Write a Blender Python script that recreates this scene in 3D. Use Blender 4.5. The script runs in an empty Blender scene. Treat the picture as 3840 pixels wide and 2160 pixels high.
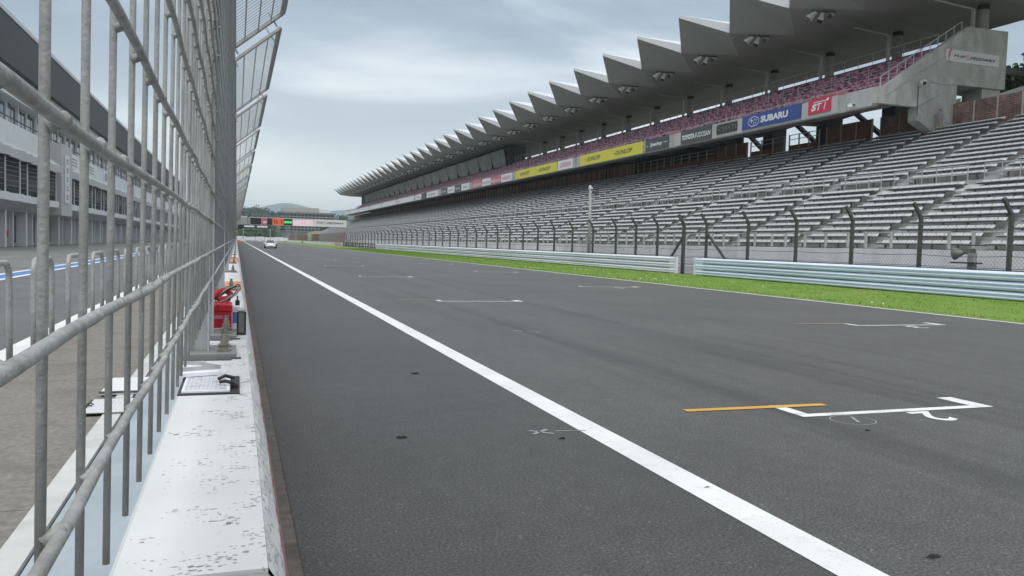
import bpy, math, random
from mathutils import Vector, Matrix, noise as mnoise
R = math.radians
rnd = random.Random(7)
SC = bpy.context.scene
COL = SC.collection

# ------------------------------------------------------------------ camera
cam_d = bpy.data.cameras.new('camera'); cam = bpy.data.objects.new('camera', cam_d); COL.objects.link(cam)
cam_d.sensor_width = 36.0; cam_d.lens = 36.0 * 2979 / 3840; cam_d.clip_start = 0.02; cam_d.clip_end = 30000
_r = Vector((0.94452, -0.32698, 0.02797)); _f = Vector((0.32826, 0.94305, -0.05357))
_f = (_f - _r * _f.dot(_r) / _r.dot(_r)).normalized(); _r.normalize(); _u = _r.cross(_f)
cam.matrix_world = Matrix(((_r.x, _u.x, -_f.x, 0), (_r.y, _u.y, -_f.y, 0), (_r.z, _u.z, -_f.z, 1.5), (0, 0, 0, 1)))
SC.camera = cam

# ------------------------------------------------------------------ light, sky, exposure
SUN_EL, SUN_AZ = R(56), R(200)          # azimuth clockwise from +Y (seen from above)
sd = Vector((math.sin(SUN_AZ) * math.cos(SUN_EL), math.cos(SUN_AZ) * math.cos(SUN_EL), math.sin(SUN_EL)))
sun_d = bpy.data.lights.new('sun', 'SUN'); sun_d.energy = 1.45; sun_d.angle = R(25); sun_d.color = (1, 0.97, 0.92)
sun = bpy.data.objects.new('sun', sun_d); COL.objects.link(sun)
sun.rotation_euler = (-sd).to_track_quat('-Z', 'Y').to_euler()
SC.view_settings.view_transform = 'Standard'; SC.view_settings.look = 'None'
SC.view_settings.exposure = 0.07; SC.view_settings.gamma = 1.0; SC.view_settings.use_curve_mapping = False

W = bpy.data.worlds.new('World'); SC.world = W; W.use_nodes = True
nt = W.node_tree; nt.nodes.clear()
def N(t, kind, **kw):
    n = t.nodes.new(kind)
    for k, v in kw.items():
        if k.startswith('i_'):
            n.inputs[k[2:].replace('_', ' ')].default_value = v
        else: setattr(n, k, v)
    return n
def ramp(t, stops, interp='LINEAR'):
    n = t.nodes.new('ShaderNodeValToRGB'); e = n.color_ramp.elements; n.color_ramp.interpolation = interp
    while len(e) < len(stops): e.new(0.5)
    for i, (p, c) in enumerate(stops):
        e[i].position = p; e[i].color = (c, c, c, 1) if isinstance(c, (int, float)) else (*c, 1)
    return n
def math_n(t, op, a, b=None, clamp=False):
    n = t.nodes.new('ShaderNodeMath'); n.operation = op; n.use_clamp = clamp
    for i, v in enumerate((a, b)):
        if v is None: continue
        if isinstance(v, (int, float)): n.inputs[i].default_value = v
        else: t.links.new(v, n.inputs[i])
    return n.outputs[0]
def mixc(t, fac, a, b, blend='MIX'):
    n = t.nodes.new('ShaderNodeMix'); n.data_type = 'RGBA'; n.blend_type = blend
    for i, v in ((0, fac), (6, a), (7, b)):
        if isinstance(v, (int, float)): n.inputs[i].default_value = v
        elif isinstance(v, tuple): n.inputs[i].default_value = (*v, 1)
        else: t.links.new(v, n.inputs[i])
    return n.outputs[2]
tc = N(nt, 'ShaderNodeTexCoord'); sep = N(nt, 'ShaderNodeSeparateXYZ'); nt.links.new(tc.outputs['Generated'], sep.inputs[0])
mp = N(nt, 'ShaderNodeMapping'); mp.inputs['Scale'].default_value = (1.0, 1.0, 3.6); mp.inputs['Location'].default_value = (0.55, 0.2, 0.0)
nt.links.new(tc.outputs['Generated'], mp.inputs[0])
nz = N(nt, 'ShaderNodeTexNoise', i_Scale=2.3, i_Detail=6.0, i_Roughness=0.48, i_Distortion=0.35); nt.links.new(mp.outputs[0], nz.inputs['Vector'])
cl = ramp(nt, [(0.39, (0.28, 0.34, 0.40)), (0.49, (0.39, 0.46, 0.515)), (0.555, (0.59, 0.65, 0.685)), (0.63, (0.84, 0.86, 0.86))])
nt.links.new(math_n(nt, 'SUBTRACT', nz.outputs[0], math_n(nt, 'MULTIPLY', math_n(nt, 'SUBTRACT', sep.outputs[2], 0.12), 0.42)), cl.inputs[0])
hz = ramp(nt, [(0.0, 1.0), (0.04, 0.95), (0.14, 0.3), (0.26, 0.0)]); nt.links.new(sep.outputs[2], hz.inputs[0])
hzn = math_n(nt, 'MULTIPLY', hz.outputs[0], 0.9)
zc = ramp(nt, [(0.0, 0.0), (0.36, 0.0), (0.6, 0.85)]); nt.links.new(sep.outputs[2], zc.inputs[0])
c1 = mixc(nt, zc.outputs[0], mixc(nt, hzn, cl.outputs[0], (0.98, 0.985, 0.95)), (0.66, 0.67, 0.665))
zen = ramp(nt, [(0.0, 0.5), (0.34, 0.5), (0.62, 1.0), (1.0, 1.0)]); nt.links.new(sep.outputs[2], zen.inputs[0])
zm = math_n(nt, 'MULTIPLY', zen.outputs[0], 2.0)
vs = N(nt, 'ShaderNodeVectorMath', operation='SCALE'); nt.links.new(c1, vs.inputs[0]); nt.links.new(zm, vs.inputs['Scale'])
sky = N(nt, 'ShaderNodeTexSky', sky_type='NISHITA', sun_disc=False, sun_elevation=SUN_EL, sun_rotation=SUN_AZ)
sks = N(nt, 'ShaderNodeVectorMath', operation='SCALE'); nt.links.new(sky.outputs[0], sks.inputs[0]); sks.inputs['Scale'].default_value = 0.6
c2 = mixc(nt, 0.95, sks.outputs[0], vs.outputs[0])
vs10 = N(nt, 'ShaderNodeVectorMath', operation='SCALE'); nt.links.new(c2, vs10.inputs[0]); vs10.inputs['Scale'].default_value = 10.0
bg = N(nt, 'ShaderNodeBackground', i_Strength=0.1); nt.links.new(vs10.outputs[0], bg.inputs[0])
wo = N(nt, 'ShaderNodeOutputWorld'); nt.links.new(bg.outputs[0], wo.inputs[0])

# ------------------------------------------------------------------ materials
def newmat(name):
    m = bpy.data.materials.new(name); m.use_nodes = True; t = m.node_tree
    b = t.nodes['Principled BSDF']; return m, t, b
def noise(t, scale, detail=4, rough=0.55, vec=None, dist=0):
    n = N(t, 'ShaderNodeTexNoise', i_Scale=scale, i_Detail=float(detail), i_Roughness=rough, i_Distortion=float(dist))
    if vec is not None: t.links.new(vec, n.inputs['Vector'])
    return n.outputs[0]
def ocoord(t, scale=(1, 1, 1)):
    c = N(t, 'ShaderNodeTexCoord'); m = N(t, 'ShaderNodeMapping'); m.inputs['Scale'].default_value = scale
    t.links.new(c.outputs['Object'], m.inputs[0]); return m.outputs[0]
def bump(t, b, h, strength=0.3, dist=0.01):
    n = N(t, 'ShaderNodeBump', i_Strength=strength, i_Distance=dist); t.links.new(h, n.inputs['Height']); t.links.new(n.outputs[0], b.inputs['Normal'])
def mul(c, k): return tuple(min(1, x * k) for x in c)
def mat(name, c, rough=0.6, metal=0.0, var=0.12, scale=2.0, stretch=(1, 1, 1), stain=None, stain_amt=0.5, stain_scale=0.6, stain_stretch=(1, 1, 1), bmp=0.0, bscale=30, spec=0.5):
    m, t, b = newmat(name)
    v = ocoord(t, stretch)
    n1 = ramp(t, [(0.25, mul(c, 1 - var)), (0.75, mul(c, 1 + var))]); t.links.new(noise(t, scale, 5, 0.6, v), n1.inputs[0])
    out = n1.outputs[0]
    if stain:
        s = ramp(t, [(0.48, 0.0), (0.68, stain_amt)]); t.links.new(noise(t, stain_scale, 6, 0.62, ocoord(t, stain_stretch), 0.4), s.inputs[0])
        out = mixc(t, s.outputs[0], out, stain)
    t.links.new(out, b.inputs['Base Color'])
    b.inputs['Roughness'].default_value = rough; b.inputs['Metallic'].default_value = metal; b.inputs['Specular IOR Level'].default_value = spec
    if bmp: bump(t, b, noise(t, bscale, 4, 0.6, ocoord(t)), bmp)
    return m
def emit(name, c, s):
    m, t, b = newmat(name); b.inputs['Base Color'].default_value = (*mul(c, .3), 1); b.inputs['Emission Color'].default_value = (*c, 1); b.inputs['Emission Strength'].default_value = s; return m
def glass(name, c, rough=0.08):
    m, t, b = newmat(name); n1 = ramp(t, [(0.3, mul(c, .7)), (0.7, mul(c, 1.3))]); t.links.new(noise(t, 0.5, 2, 0.5, ocoord(t)), n1.inputs[0]); t.links.new(n1.outputs[0], b.inputs['Base Color'])
    b.inputs['Roughness'].default_value = rough; b.inputs['Specular IOR Level'].default_value = 0.6; return m

def asphalt_mat(name, dark, light, streaks=True, grain=1.0):
    m, t, b = newmat(name)
    c = N(t, 'ShaderNodeTexCoord').outputs['Object']
    agg = N(t, 'ShaderNodeTexVoronoi', i_Scale=75.0); t.links.new(c, agg.inputs['Vector'])
    r1 = ramp(t, [(0.28, mul(dark, .35)), (0.44, mul(dark, .9)), (0.56, light), (0.70, mul(light, 1.6))]); t.links.new(noise(t, 62, 3, 0.8, c), r1.inputs[0])
    sp = ramp(t, [(0.87, 0.0), (0.93, 0.5)]); t.links.new(agg.outputs['Color'], sp.inputs[0])
    col = mixc(t, sp.outputs[0], r1.outputs[0], mul(light, 2.4))
    p = ramp(t, [(0.3, 0.84), (0.7, 1.14)]); t.links.new(noise(t, 0.35, 5, 0.6, c), p.inputs[0])
    col = mixc(t, 1.0, col, p.outputs[0], 'MULTIPLY')
    p2 = ramp(t, [(0.3, 0.86), (0.7, 1.1)]); t.links.new(noise(t, 5.0, 4, 0.6, c), p2.inputs[0])
    col = mixc(t, 1.0, col, p2.outputs[0], 'MULTIPLY')
    if streaks:
        lx = N(t, 'ShaderNodeSeparateXYZ'); t.links.new(c, lx.inputs[0])
        ln = ramp(t, [(0.0, 0.66), (0.150, 0.70), (0.158, 0.90), (0.5, 0.97), (1.0, 1.05)]); t.links.new(math_n(t, 'DIVIDE', lx.outputs[0], 18.0), ln.inputs[0]); col = mixc(t, 1.0, col, ln.outputs[0], 'MULTIPLY')
        sv = ocoord(t, (1.7, 0.035, 1)); s = ramp(t, [(0.42, 1.03), (0.5, 0.93), (0.64, 0.64)]); t.links.new(noise(t, 1.0, 6, 0.65, sv, 0.15), s.inputs[0])
        sx = N(t, 'ShaderNodeSeparateXYZ'); t.links.new(c, sx.inputs[0])
        band = ramp(t, [(0.0, 0.0), (0.17, 0.0), (0.26, 1.0), (0.5, 0.9), (0.62, 0.3), (1.0, 0.1)]); t.links.new(math_n(t, 'DIVIDE', sx.outputs[0], 18.0), band.inputs[0])
        col = mixc(t, band.outputs[0], col, mixc(t, 1.0, col, s.outputs[0], 'MULTIPLY'))
    t.links.new(col, b.inputs['Base Color']); b.inputs['Roughness'].default_value = 0.62; b.inputs['Specular IOR Level'].default_value = 0.5
    bump(t, b, noise(t, 300, 2, 0.7, c), 0.2 * grain, 0.003)
    return m
M = {}
M['asphalt'] = asphalt_mat('track_asphalt', (0.053, 0.0528, 0.051), (0.110, 0.1095, 0.106))
M['asphalt_pit'] = asphalt_mat('pit_asphalt', (0.085, 0.087, 0.088), (0.14, 0.143, 0.144), False)
def paint_mat(name, c, wear=0.5, under=(0.1, 0.1, 0.1), scale=9.0):
    m, t, b = newmat(name); v = ocoord(t)
    s = ramp(t, [(0.60 - 0.12 * wear, 0.0), (0.74, 0.8 * wear)]); t.links.new(noise(t, scale, 7, 0.72, v, 0.3), s.inputs[0])
    w2 = ramp(t, [(0.3, mul(c, .86)), (0.7, mul(c, 1.05))]); t.links.new(noise(t, 1.1, 4, 0.6, v), w2.inputs[0])
    f = ramp(t, [(0.62, 0.0), (0.72, 0.45)]); t.links.new(noise(t, 70, 2, 0.6, v), f.inputs[0])
    col = mixc(t, s.outputs[0], w2.outputs[0], under); col = mixc(t, f.outputs[0], col, mul(under, 1.6))
    t.links.new(col, b.inputs['Base Color']); b.inputs['Roughness'].default_value = 0.62; bump(t, b, noise(t, 110, 3, 0.7, v), 0.3, 0.005); return m
M['line'] = paint_mat('white_road_paint', (0.74, 0.75, 0.74), 0.35)
M['grid_paint'] = paint_mat('grid_paint', (0.74, 0.75, 0.74), 0.8, (0.13, 0.13, 0.13), 4.0)
M['line_worn'] = paint_mat('worn_white_paint', (0.68, 0.69, 0.68), 0.95)
M['line_faded'] = paint_mat('faded_paint', (0.33, 0.335, 0.335), 1.0)
M['line_yellow'] = paint_mat('yellow_road_paint', (0.62, 0.33, 0.05), 0.5)
M['line_orange_worn'] = paint_mat('worn_orange_paint', (0.36, 0.22, 0.12), 0.95)
M['line_blue'] = paint_mat('blue_road_paint', (0.06, 0.19, 0.48), 0.35)
M['rubber'] = mat('rubber_black', (0.012, 0.012, 0.013), 0.8)
M['concrete'] = mat('concrete', (0.30, 0.30, 0.285), 0.85, 0, .16, 1.2, (1, 1, 1), (0.15, 0.15, 0.14), 0.6, 0.5, (1, 1, .35), 0.3)
M['concrete_light'] = mat('concrete_light', (0.44, 0.445, 0.435), 0.85, 0, .12, 1.0, (1, 1, 1), (0.24, 0.24, 0.23), 0.5, 0.7, (1, 1, .4), 0.2)
M['concrete_brown'] = mat('walkway_concrete', (0.205, 0.19, 0.168), 0.9, 0, .32, 22.0, (1, 1, 1), (0.12, 0.113, 0.10), 0.55, 2.0, (1, 1, 1), 0.5, 60)
M['apron'] = mat('apron_concrete', (0.165, 0.165, 0.16), 0.9, 0, .2, .5, (1, .3, 1), (0.10, 0.10, 0.10), 0.5, .3)
M['gutter'] = mat('gutter_concrete', (0.135, 0.125, 0.11), 0.9, 0, .3, 14, (1, 1, 1), (0.055, 0.052, 0.048), .6, 3, (1, 1, 1), .5, 50)
M['seat_pale'] = mat('pale_pink_seat_back', (0.50, 0.25, 0.33), .55, 0, .2, 1.3, (1, 1, 1), (0.36, 0.11, 0.18), .9, .9)
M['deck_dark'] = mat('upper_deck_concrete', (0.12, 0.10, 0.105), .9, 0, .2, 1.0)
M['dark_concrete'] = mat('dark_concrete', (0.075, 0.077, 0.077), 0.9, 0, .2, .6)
def chipped_wall():
    m, t, b = newmat('chipped_white_paint'); c = N(t, 'ShaderNodeTexCoord').outputs['Object']
    base = ramp(t, [(0.3, (0.55, 0.558, 0.555)), (0.7, (0.635, 0.642, 0.638))]); t.links.new(noise(t, 2.2, 5, 0.6, c), base.inputs[0])
    sx = N(t, 'ShaderNodeSeparateXYZ'); t.links.new(c, sx.inputs[0])
    dens = N(t, 'ShaderNodeMapRange'); t.links.new(sx.outputs[0], dens.inputs[0])
    for i, v in ((1, -0.17), (2, 0.09), (3, -0.10), (4, 0.055)): dens.inputs[i].default_value = v
    dv = N(t, 'ShaderNodeTexNoise', i_Scale=60.0, i_Detail=2.0); t.links.new(c, dv.inputs['Vector'])
    dd = N(t, 'ShaderNodeVectorMath', operation='SCALE'); t.links.new(dv.outputs['Color'], dd.inputs[0]); dd.inputs['Scale'].default_value = 1.4
    va = N(t, 'ShaderNodeVectorMath', operation='ADD'); t.links.new(ocoord(t, (75, 120, 75)), va.inputs[0]); t.links.new(dd.outputs[0], va.inputs[1])
    vo = N(t, 'ShaderNodeTexVoronoi', i_Scale=1.0); t.links.new(va.outputs[0], vo.inputs['Vector'])
    cl_ = math_n(t, 'ADD', noise(t, 9.0, 4, 0.65, c), dens.outputs[0])
    rad = N(t, 'ShaderNodeMapRange'); t.links.new(cl_, rad.inputs[0])
    for i, v in ((1, 0.42), (2, 0.66), (3, 0.0), (4, 0.78)): rad.inputs[i].default_value = v
    vr = N(t, 'ShaderNodeSeparateXYZ'); t.links.new(vo.outputs['Color'], vr.inputs[0])
    r2 = math_n(t, 'MULTIPLY', rad.outputs[0], vr.outputs[0])
    k = ramp(t, [(0.0, 0.0), (0.05, 0.85)]); t.links.new(math_n(t, 'SUBTRACT', r2, vo.outputs['Distance']), k.inputs[0])
    chipc = ramp(t, [(0.3, (0.09, 0.085, 0.075)), (0.7, (0.34, 0.33, 0.31))]); t.links.new(noise(t, 40, 2, 0.5, c), chipc.inputs[0])
    col = mixc(t, k.outputs[0], base.outputs[0], chipc.outputs[0])
    mo = ramp(t, [(0.62, 0.0), (0.74, 0.6)]); t.links.new(noise(t, 3.5, 6, .65, c), mo.inputs[0])
    gm = math_n(t, 'MULTIPLY', mo.outputs[0], math_n(t, 'MULTIPLY', math_n(t, 'ADD', sx.outputs[0], 0.12, True), 2.0, True))
    col = mixc(t, gm, col, (0.42, 0.42, 0.38))
    t.links.new(col, b.inputs['Base Color']); b.inputs['Roughness'].default_value = 0.6
    bump(t, b, math_n(t, 'SUBTRACT', 1.0, k.outputs[0]), 0.6, 0.004); return m
M['wall_white'] = chipped_wall()
def rough_edge(name, c, c2, lo=.5, hi=.56):
    m, t, b = newmat(name); v = ocoord(t, (40, 26, 60))
    k = ramp(t, [(lo, 0.0), (hi, 1.0)]); t.links.new(noise(t, 1.0, 5, .65, v, .5), k.inputs[0])
    col = mixc(t, k.outputs[0], c, c2); t.links.new(col, b.inputs['Base Color']); b.inputs['Roughness'].default_value = .8
    bump(t, b, k.outputs[0], .7, .006); return m
M['wall_edge'] = rough_edge('chipped_wall_edge', (0.60, 0.605, 0.60), (0.45, 0.445, 0.43), .54, .62)
M['wall_red'] = rough_edge('worn_red_paint', (0.42, 0.035, 0.06), (0.36, 0.30, 0.28), .44, .54)
M['wall_orange'] = mat('orange_wall_paint', (0.62, 0.20, 0.075), 0.6, 0, .2, 4, (1, 1, 1), (0.6, 0.5, 0.45), .5, 6)
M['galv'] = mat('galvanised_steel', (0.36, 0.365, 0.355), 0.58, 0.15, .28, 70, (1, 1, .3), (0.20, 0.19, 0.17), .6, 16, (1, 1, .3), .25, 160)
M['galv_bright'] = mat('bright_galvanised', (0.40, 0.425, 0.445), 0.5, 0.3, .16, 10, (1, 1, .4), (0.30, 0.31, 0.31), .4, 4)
M['galv_dark'] = mat('weathered_steel', (0.085, 0.086, 0.082), 0.6, 0.3, .25, 14, (1, 1, .3), (0.085, 0.08, 0.07), .5, 5)
M['kerb_white'] = mat('kerb_white_paint', (0.56, 0.565, 0.55), .7, 0, .1, 3, (1, 1, 1), (0.40, 0.40, 0.37), .6, 2.5)
M['sheet_blue'] = mat('pale_blue_sheet', (0.335, 0.39, 0.43), 0.55, 0, .16, 3, (1, .5, 1), (0.45, 0.49, 0.52), .5, 2.2, (1, .7, 1))
M['plate'] = mat('grey_base_plate', (0.23, 0.235, 0.225), 0.6, .15, .15, 8)
M['plate_dark'] = mat('dark_shim', (0.10, 0.108, 0.115), 0.6, .1, .12, 6)
M['bolt'] = mat('weathered_bolt', (0.24, 0.235, 0.19), 0.65, .4, .3, 40)
M['rail_white'] = mat('barrier_white', (0.80, 0.80, 0.90), 0.45, 0, .06, 1.5, (1, .15, 1), (0.50, 0.53, 0.55), .35, .8, (1, .2, 2))
M['rail_blue'] = mat('barrier_pale_blue', (0.70, 0.775, 0.90), 0.45, 0, .06, 1.5, (1, .15, 1), (0.47, 0.56, 0.60), .35, .8, (1, .2, 2))
M['black_steel'] = mat('black_steel', (0.02, 0.021, 0.022), .5)
M['chainlink'] = mat('chain_link_wire', (0.26, 0.26, 0.25), .6, .3)
M['white_concrete'] = mat('white_painted_concrete', (0.78, 0.775, 0.80), .75, 0, .07, .7, (1, 1, 1), (0.42, 0.42, 0.42), .4, .8, (1, 1, .4))
M['seat'] = mat('pale_grey_seat', (0.53, 0.54, 0.555), .5, 0, .10, 1.3, (1, 1, 1), (0.40, 0.41, 0.42), .4, 1.0)
M['seat_steel'] = mat('seat_steel_dark', (0.13, 0.135, 0.14), .6)
M['seat_pink'] = mat('faded_maroon_seat', (0.26, 0.05, 0.095), .55, 0, .22, 1.3, (1, 1, 1), (0.55, 0.34, 0.42), .7, .5)
M['terrace'] = mat('terrace_concrete', (0.40, 0.40, 0.385), .9, 0, .18, 1.5, (1, 1, 1), (0.15, 0.15, 0.14), .5, .9)
M['brick'] = mat('brown_board', (0.20, 0.098, 0.075), .8, 0, .25, 6, (1, .5, 4), (0.06, 0.03, 0.025), .5, 1.2, (1, .3, 3))
def brick_wall():
    m, t, b = newmat('brown_brick_screen'); c = N(t, 'ShaderNodeTexCoord').outputs['Object']
    s = N(t, 'ShaderNodeSeparateXYZ'); t.links.new(c, s.inputs[0]); k = N(t, 'ShaderNodeCombineXYZ'); t.links.new(s.outputs[1], k.inputs[0]); t.links.new(s.outputs[2], k.inputs[1])
    br = N(t, 'ShaderNodeTexBrick', i_Scale=1.0); t.links.new(k.outputs[0], br.inputs['Vector'])
    br.inputs['Color1'].default_value = (0.16, 0.075, 0.055, 1); br.inputs['Color2'].default_value = (0.23, 0.13, 0.105, 1); br.inputs['Mortar'].default_value = (0.33, 0.28, 0.25, 1)
    br.inputs['Brick Width'].default_value = .5; br.inputs['Row Height'].default_value = .15; br.inputs['Mortar Size'].default_value = .012
    p = ramp(t, [(.35, .6), (.65, 1.25)]); t.links.new(noise(t, .9, 4, .6, c), p.inputs[0])
    t.links.new(mixc(t, 1.0, br.outputs[0], p.outputs[0], 'MULTIPLY'), b.inputs['Base Color']); b.inputs['Roughness'].default_value = .85; return m
M['brick_wall'] = brick_wall()
M['brown_light'] = mat('faded_brown_panel', (0.215, 0.105, 0.078), .8, 0, .1, 1)
M['tan_post'] = mat('tan_post', (0.46, 0.40, 0.35), .7)
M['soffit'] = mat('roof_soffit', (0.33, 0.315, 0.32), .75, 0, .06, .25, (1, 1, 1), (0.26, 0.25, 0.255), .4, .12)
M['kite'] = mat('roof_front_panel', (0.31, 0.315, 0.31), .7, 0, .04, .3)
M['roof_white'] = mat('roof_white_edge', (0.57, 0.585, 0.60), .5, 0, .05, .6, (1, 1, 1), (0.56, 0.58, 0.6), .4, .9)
M['stand_wall'] = mat('stained_concrete', (0.40, 0.40, 0.375), .9, 0, .26, 1.6, (1, 1, .3), (0.56, 0.565, 0.56), .8, .75, (1, 1, .9), .25, 12)
M['lamp_white'] = mat('floodlight_white', (0.62, 0.61, 0.60), .5)
M['dark'] = mat('dark_interior', (0.018, 0.019, 0.02), .6)
M['lens'] = glass('floodlight_lens', (0.04, 0.035, 0.035), .15)
M['green_glass'] = glass('green_glass', (0.12, 0.15, 0.145), .2)
M['glass'] = glass('dark_glass', (0.02, 0.03, 0.033), .06)
M['glass_mid'] = glass('lounge_glass', (0.03, 0.042, 0.043), .12)
M['white'] = mat('white_board', (0.70, 0.71, 0.73), .5, 0, .03, .6)
M['offwhite'] = mat('offwhite_board', (0.66, 0.65, 0.65), .55, 0, .05, .6)
M['yellow'] = mat('yellow_banner', (0.66, 0.60, 0.055), .5, 0, .04, .8)
M['blue'] = mat('blue_banner', (0.035, 0.065, 0.25), .5, 0, .06, .6)
M['red'] = mat('red_banner', (0.55, 0.03, 0.075), .5, 0, .05, .8)
M['faded_red'] = mat('faded_red_banner', (0.55, 0.16, 0.20), .55, 0, .12, 1)
M['grey_sign'] = mat('charcoal_banner', (0.058, 0.068, 0.07), .5, 0, .08, .6)
M['black'] = mat('black_lettering', (0.014, 0.014, 0.016), .5)
M['olive'] = mat('dark_olive_ink', (0.10, 0.095, 0.012), .5)
M['grey_ink'] = mat('grey_ink', (0.22, 0.24, 0.26), .5)
M['pink_ink'] = mat('pink_ink', (0.55, 0.16, 0.22), .5)
M['segment'] = mat('unlit_segment', (0.15, 0.16, 0.135), .5)
M['board_dark'] = mat('dark_display', (0.025, 0.03, 0.022), .4)
M['pit_white'] = mat('pit_white_panel', (0.70, 0.725, 0.74), .6, 0, .05, .5, (1, 1, 1), (0.42, 0.43, 0.44), .3, .5)
M['pit_grey'] = mat('pit_grey_panel', (0.48, 0.495, 0.50), .65, 0, .06, .5)
M['pit_dark'] = mat('pit_roof_dark', (0.03, 0.032, 0.033), .6, 0, .06, .3)
M['garage'] = mat('garage_shutter', (0.115, 0.115, 0.118), .6, 0, .1, 2, (1, 1, 8))
M['grass_soil'] = mat('grass_base', (0.125, 0.225, 0.02), .9, 0, .2, 2.5, (1, .6, 1), (0.20, 0.25, 0.045), .6, .5)
def leaf(name, c, c2):
    m, t, b = newmat(name); g = N(t, 'ShaderNodeObjectInfo'); n1 = ramp(t, [(.3, c), (.7, c2)]); t.links.new(noise(t, .9, 3, .6, ocoord(t)), n1.inputs[0])
    t.links.new(n1.outputs[0], b.inputs['Base Color']); b.inputs['Roughness'].default_value = .6; b.inputs['Specular IOR Level'].default_value = .25; return m
M['grass'] = leaf('grass_blade', (0.135, 0.235, 0.02), (0.175, 0.285, 0.032))
M['clover'] = mat('clover_flower', (0.7, 0.72, 0.6), .7)
M['leaf_a'] = leaf('leaf_dark', (0.035, 0.055, 0.02), (0.06, 0.095, 0.03))
M['leaf_b'] = leaf('leaf_mid', (0.05, 0.085, 0.025), (0.09, 0.14, 0.04))
M['bark'] = mat('bark', (0.08, 0.06, 0.045), .9)
M['forest'] = leaf('forest_leaf', (0.03, 0.048, 0.03), (0.05, 0.075, 0.04))
M['hill'] = mat('mountain_forest', (0.035, 0.055, 0.04), .95, 0, .3, .004)
M['bank'] = mat('grass_bank', (0.15, 0.17, 0.06), .9, 0, .2, .2)
M['ground'] = mat('ground', (0.13, 0.135, 0.10), .95, 0, .2, .05)
M['runoff'] = mat('runoff_brown', (0.20, 0.17, 0.13), .9, 0, .15, .1)
M['hotel'] = mat('hotel_grey', (0.17, 0.17, 0.175), .7, 0, .06, .2)
M['hotel_light'] = mat('hotel_upper', (0.34, 0.34, 0.325), .7, 0, .05, .2)
M['car_white'] = mat('car_white_paint', (0.74, 0.74, 0.77), .25, 0, .02, 1)
M['tyre'] = mat('tyre', (0.015, 0.015, 0.016), .8)
M['lamp_glass'] = glass('headlamp_glass', (0.35, 0.36, 0.38), .1)
M['paper'] = mat('white_paper', (0.70, 0.71, 0.735), .8, 0, .02, 4)
M['print'] = mat('printed_grid_grey', (0.42, 0.43, 0.47), .8)
M['clip_black'] = mat('black_plastic', (0.015, 0.016, 0.018), .4)
M['silver'] = mat('brushed_silver', (0.42, 0.43, 0.43), .4, .5, .1, 8)
M['red_plastic'] = mat('red_plastic', (0.56, 0.012, 0.035), .4, 0, .06, 8)
M['red_dark'] = mat('red_cloth', (0.42, 0.015, 0.03), .7, 0, .2, 9)
M['blue_plastic'] = mat('blue_plastic', (0.10, 0.20, 0.52), .4, 0, .05, 8)
M['clear_plastic'] = mat('smoky_plastic', (0.14, 0.145, 0.145), .15, 0, .1, 6)
M['cable'] = mat('black_cable', (0.02, 0.02, 0.018), .5)
M['cable_grey'] = mat('grey_cable', (0.32, 0.32, 0.28), .6)
M['skin'] = mat('skin', (0.45, 0.27, 0.19), .6)
M['hair'] = mat('hair', (0.012, 0.01, 0.01), .6)
M['shirt'] = mat('lavender_shirt', (0.25, 0.255, 0.38), .8, 0, .15, 8)
M['trousers'] = mat('khaki_trousers', (0.40, 0.33, 0.24), .8, 0, .1, 8)
M['led_orange'] = emit('orange_led', (1.0, 0.16, 0.06), 0.42)
M['led_green'] = emit('green_lamp', (0.15, 1.0, 0.28), 0.7)
M['green_box'] = mat('dark_green_box', (0.005, 0.07, 0.012), .5)
M['led_pink'] = emit('pink_white_screen', (1.0, 0.80, 0.86), 0.5)
M['led_red'] = emit('screen_red', (0.85, 0.25, 0.35), 0.8)

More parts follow.
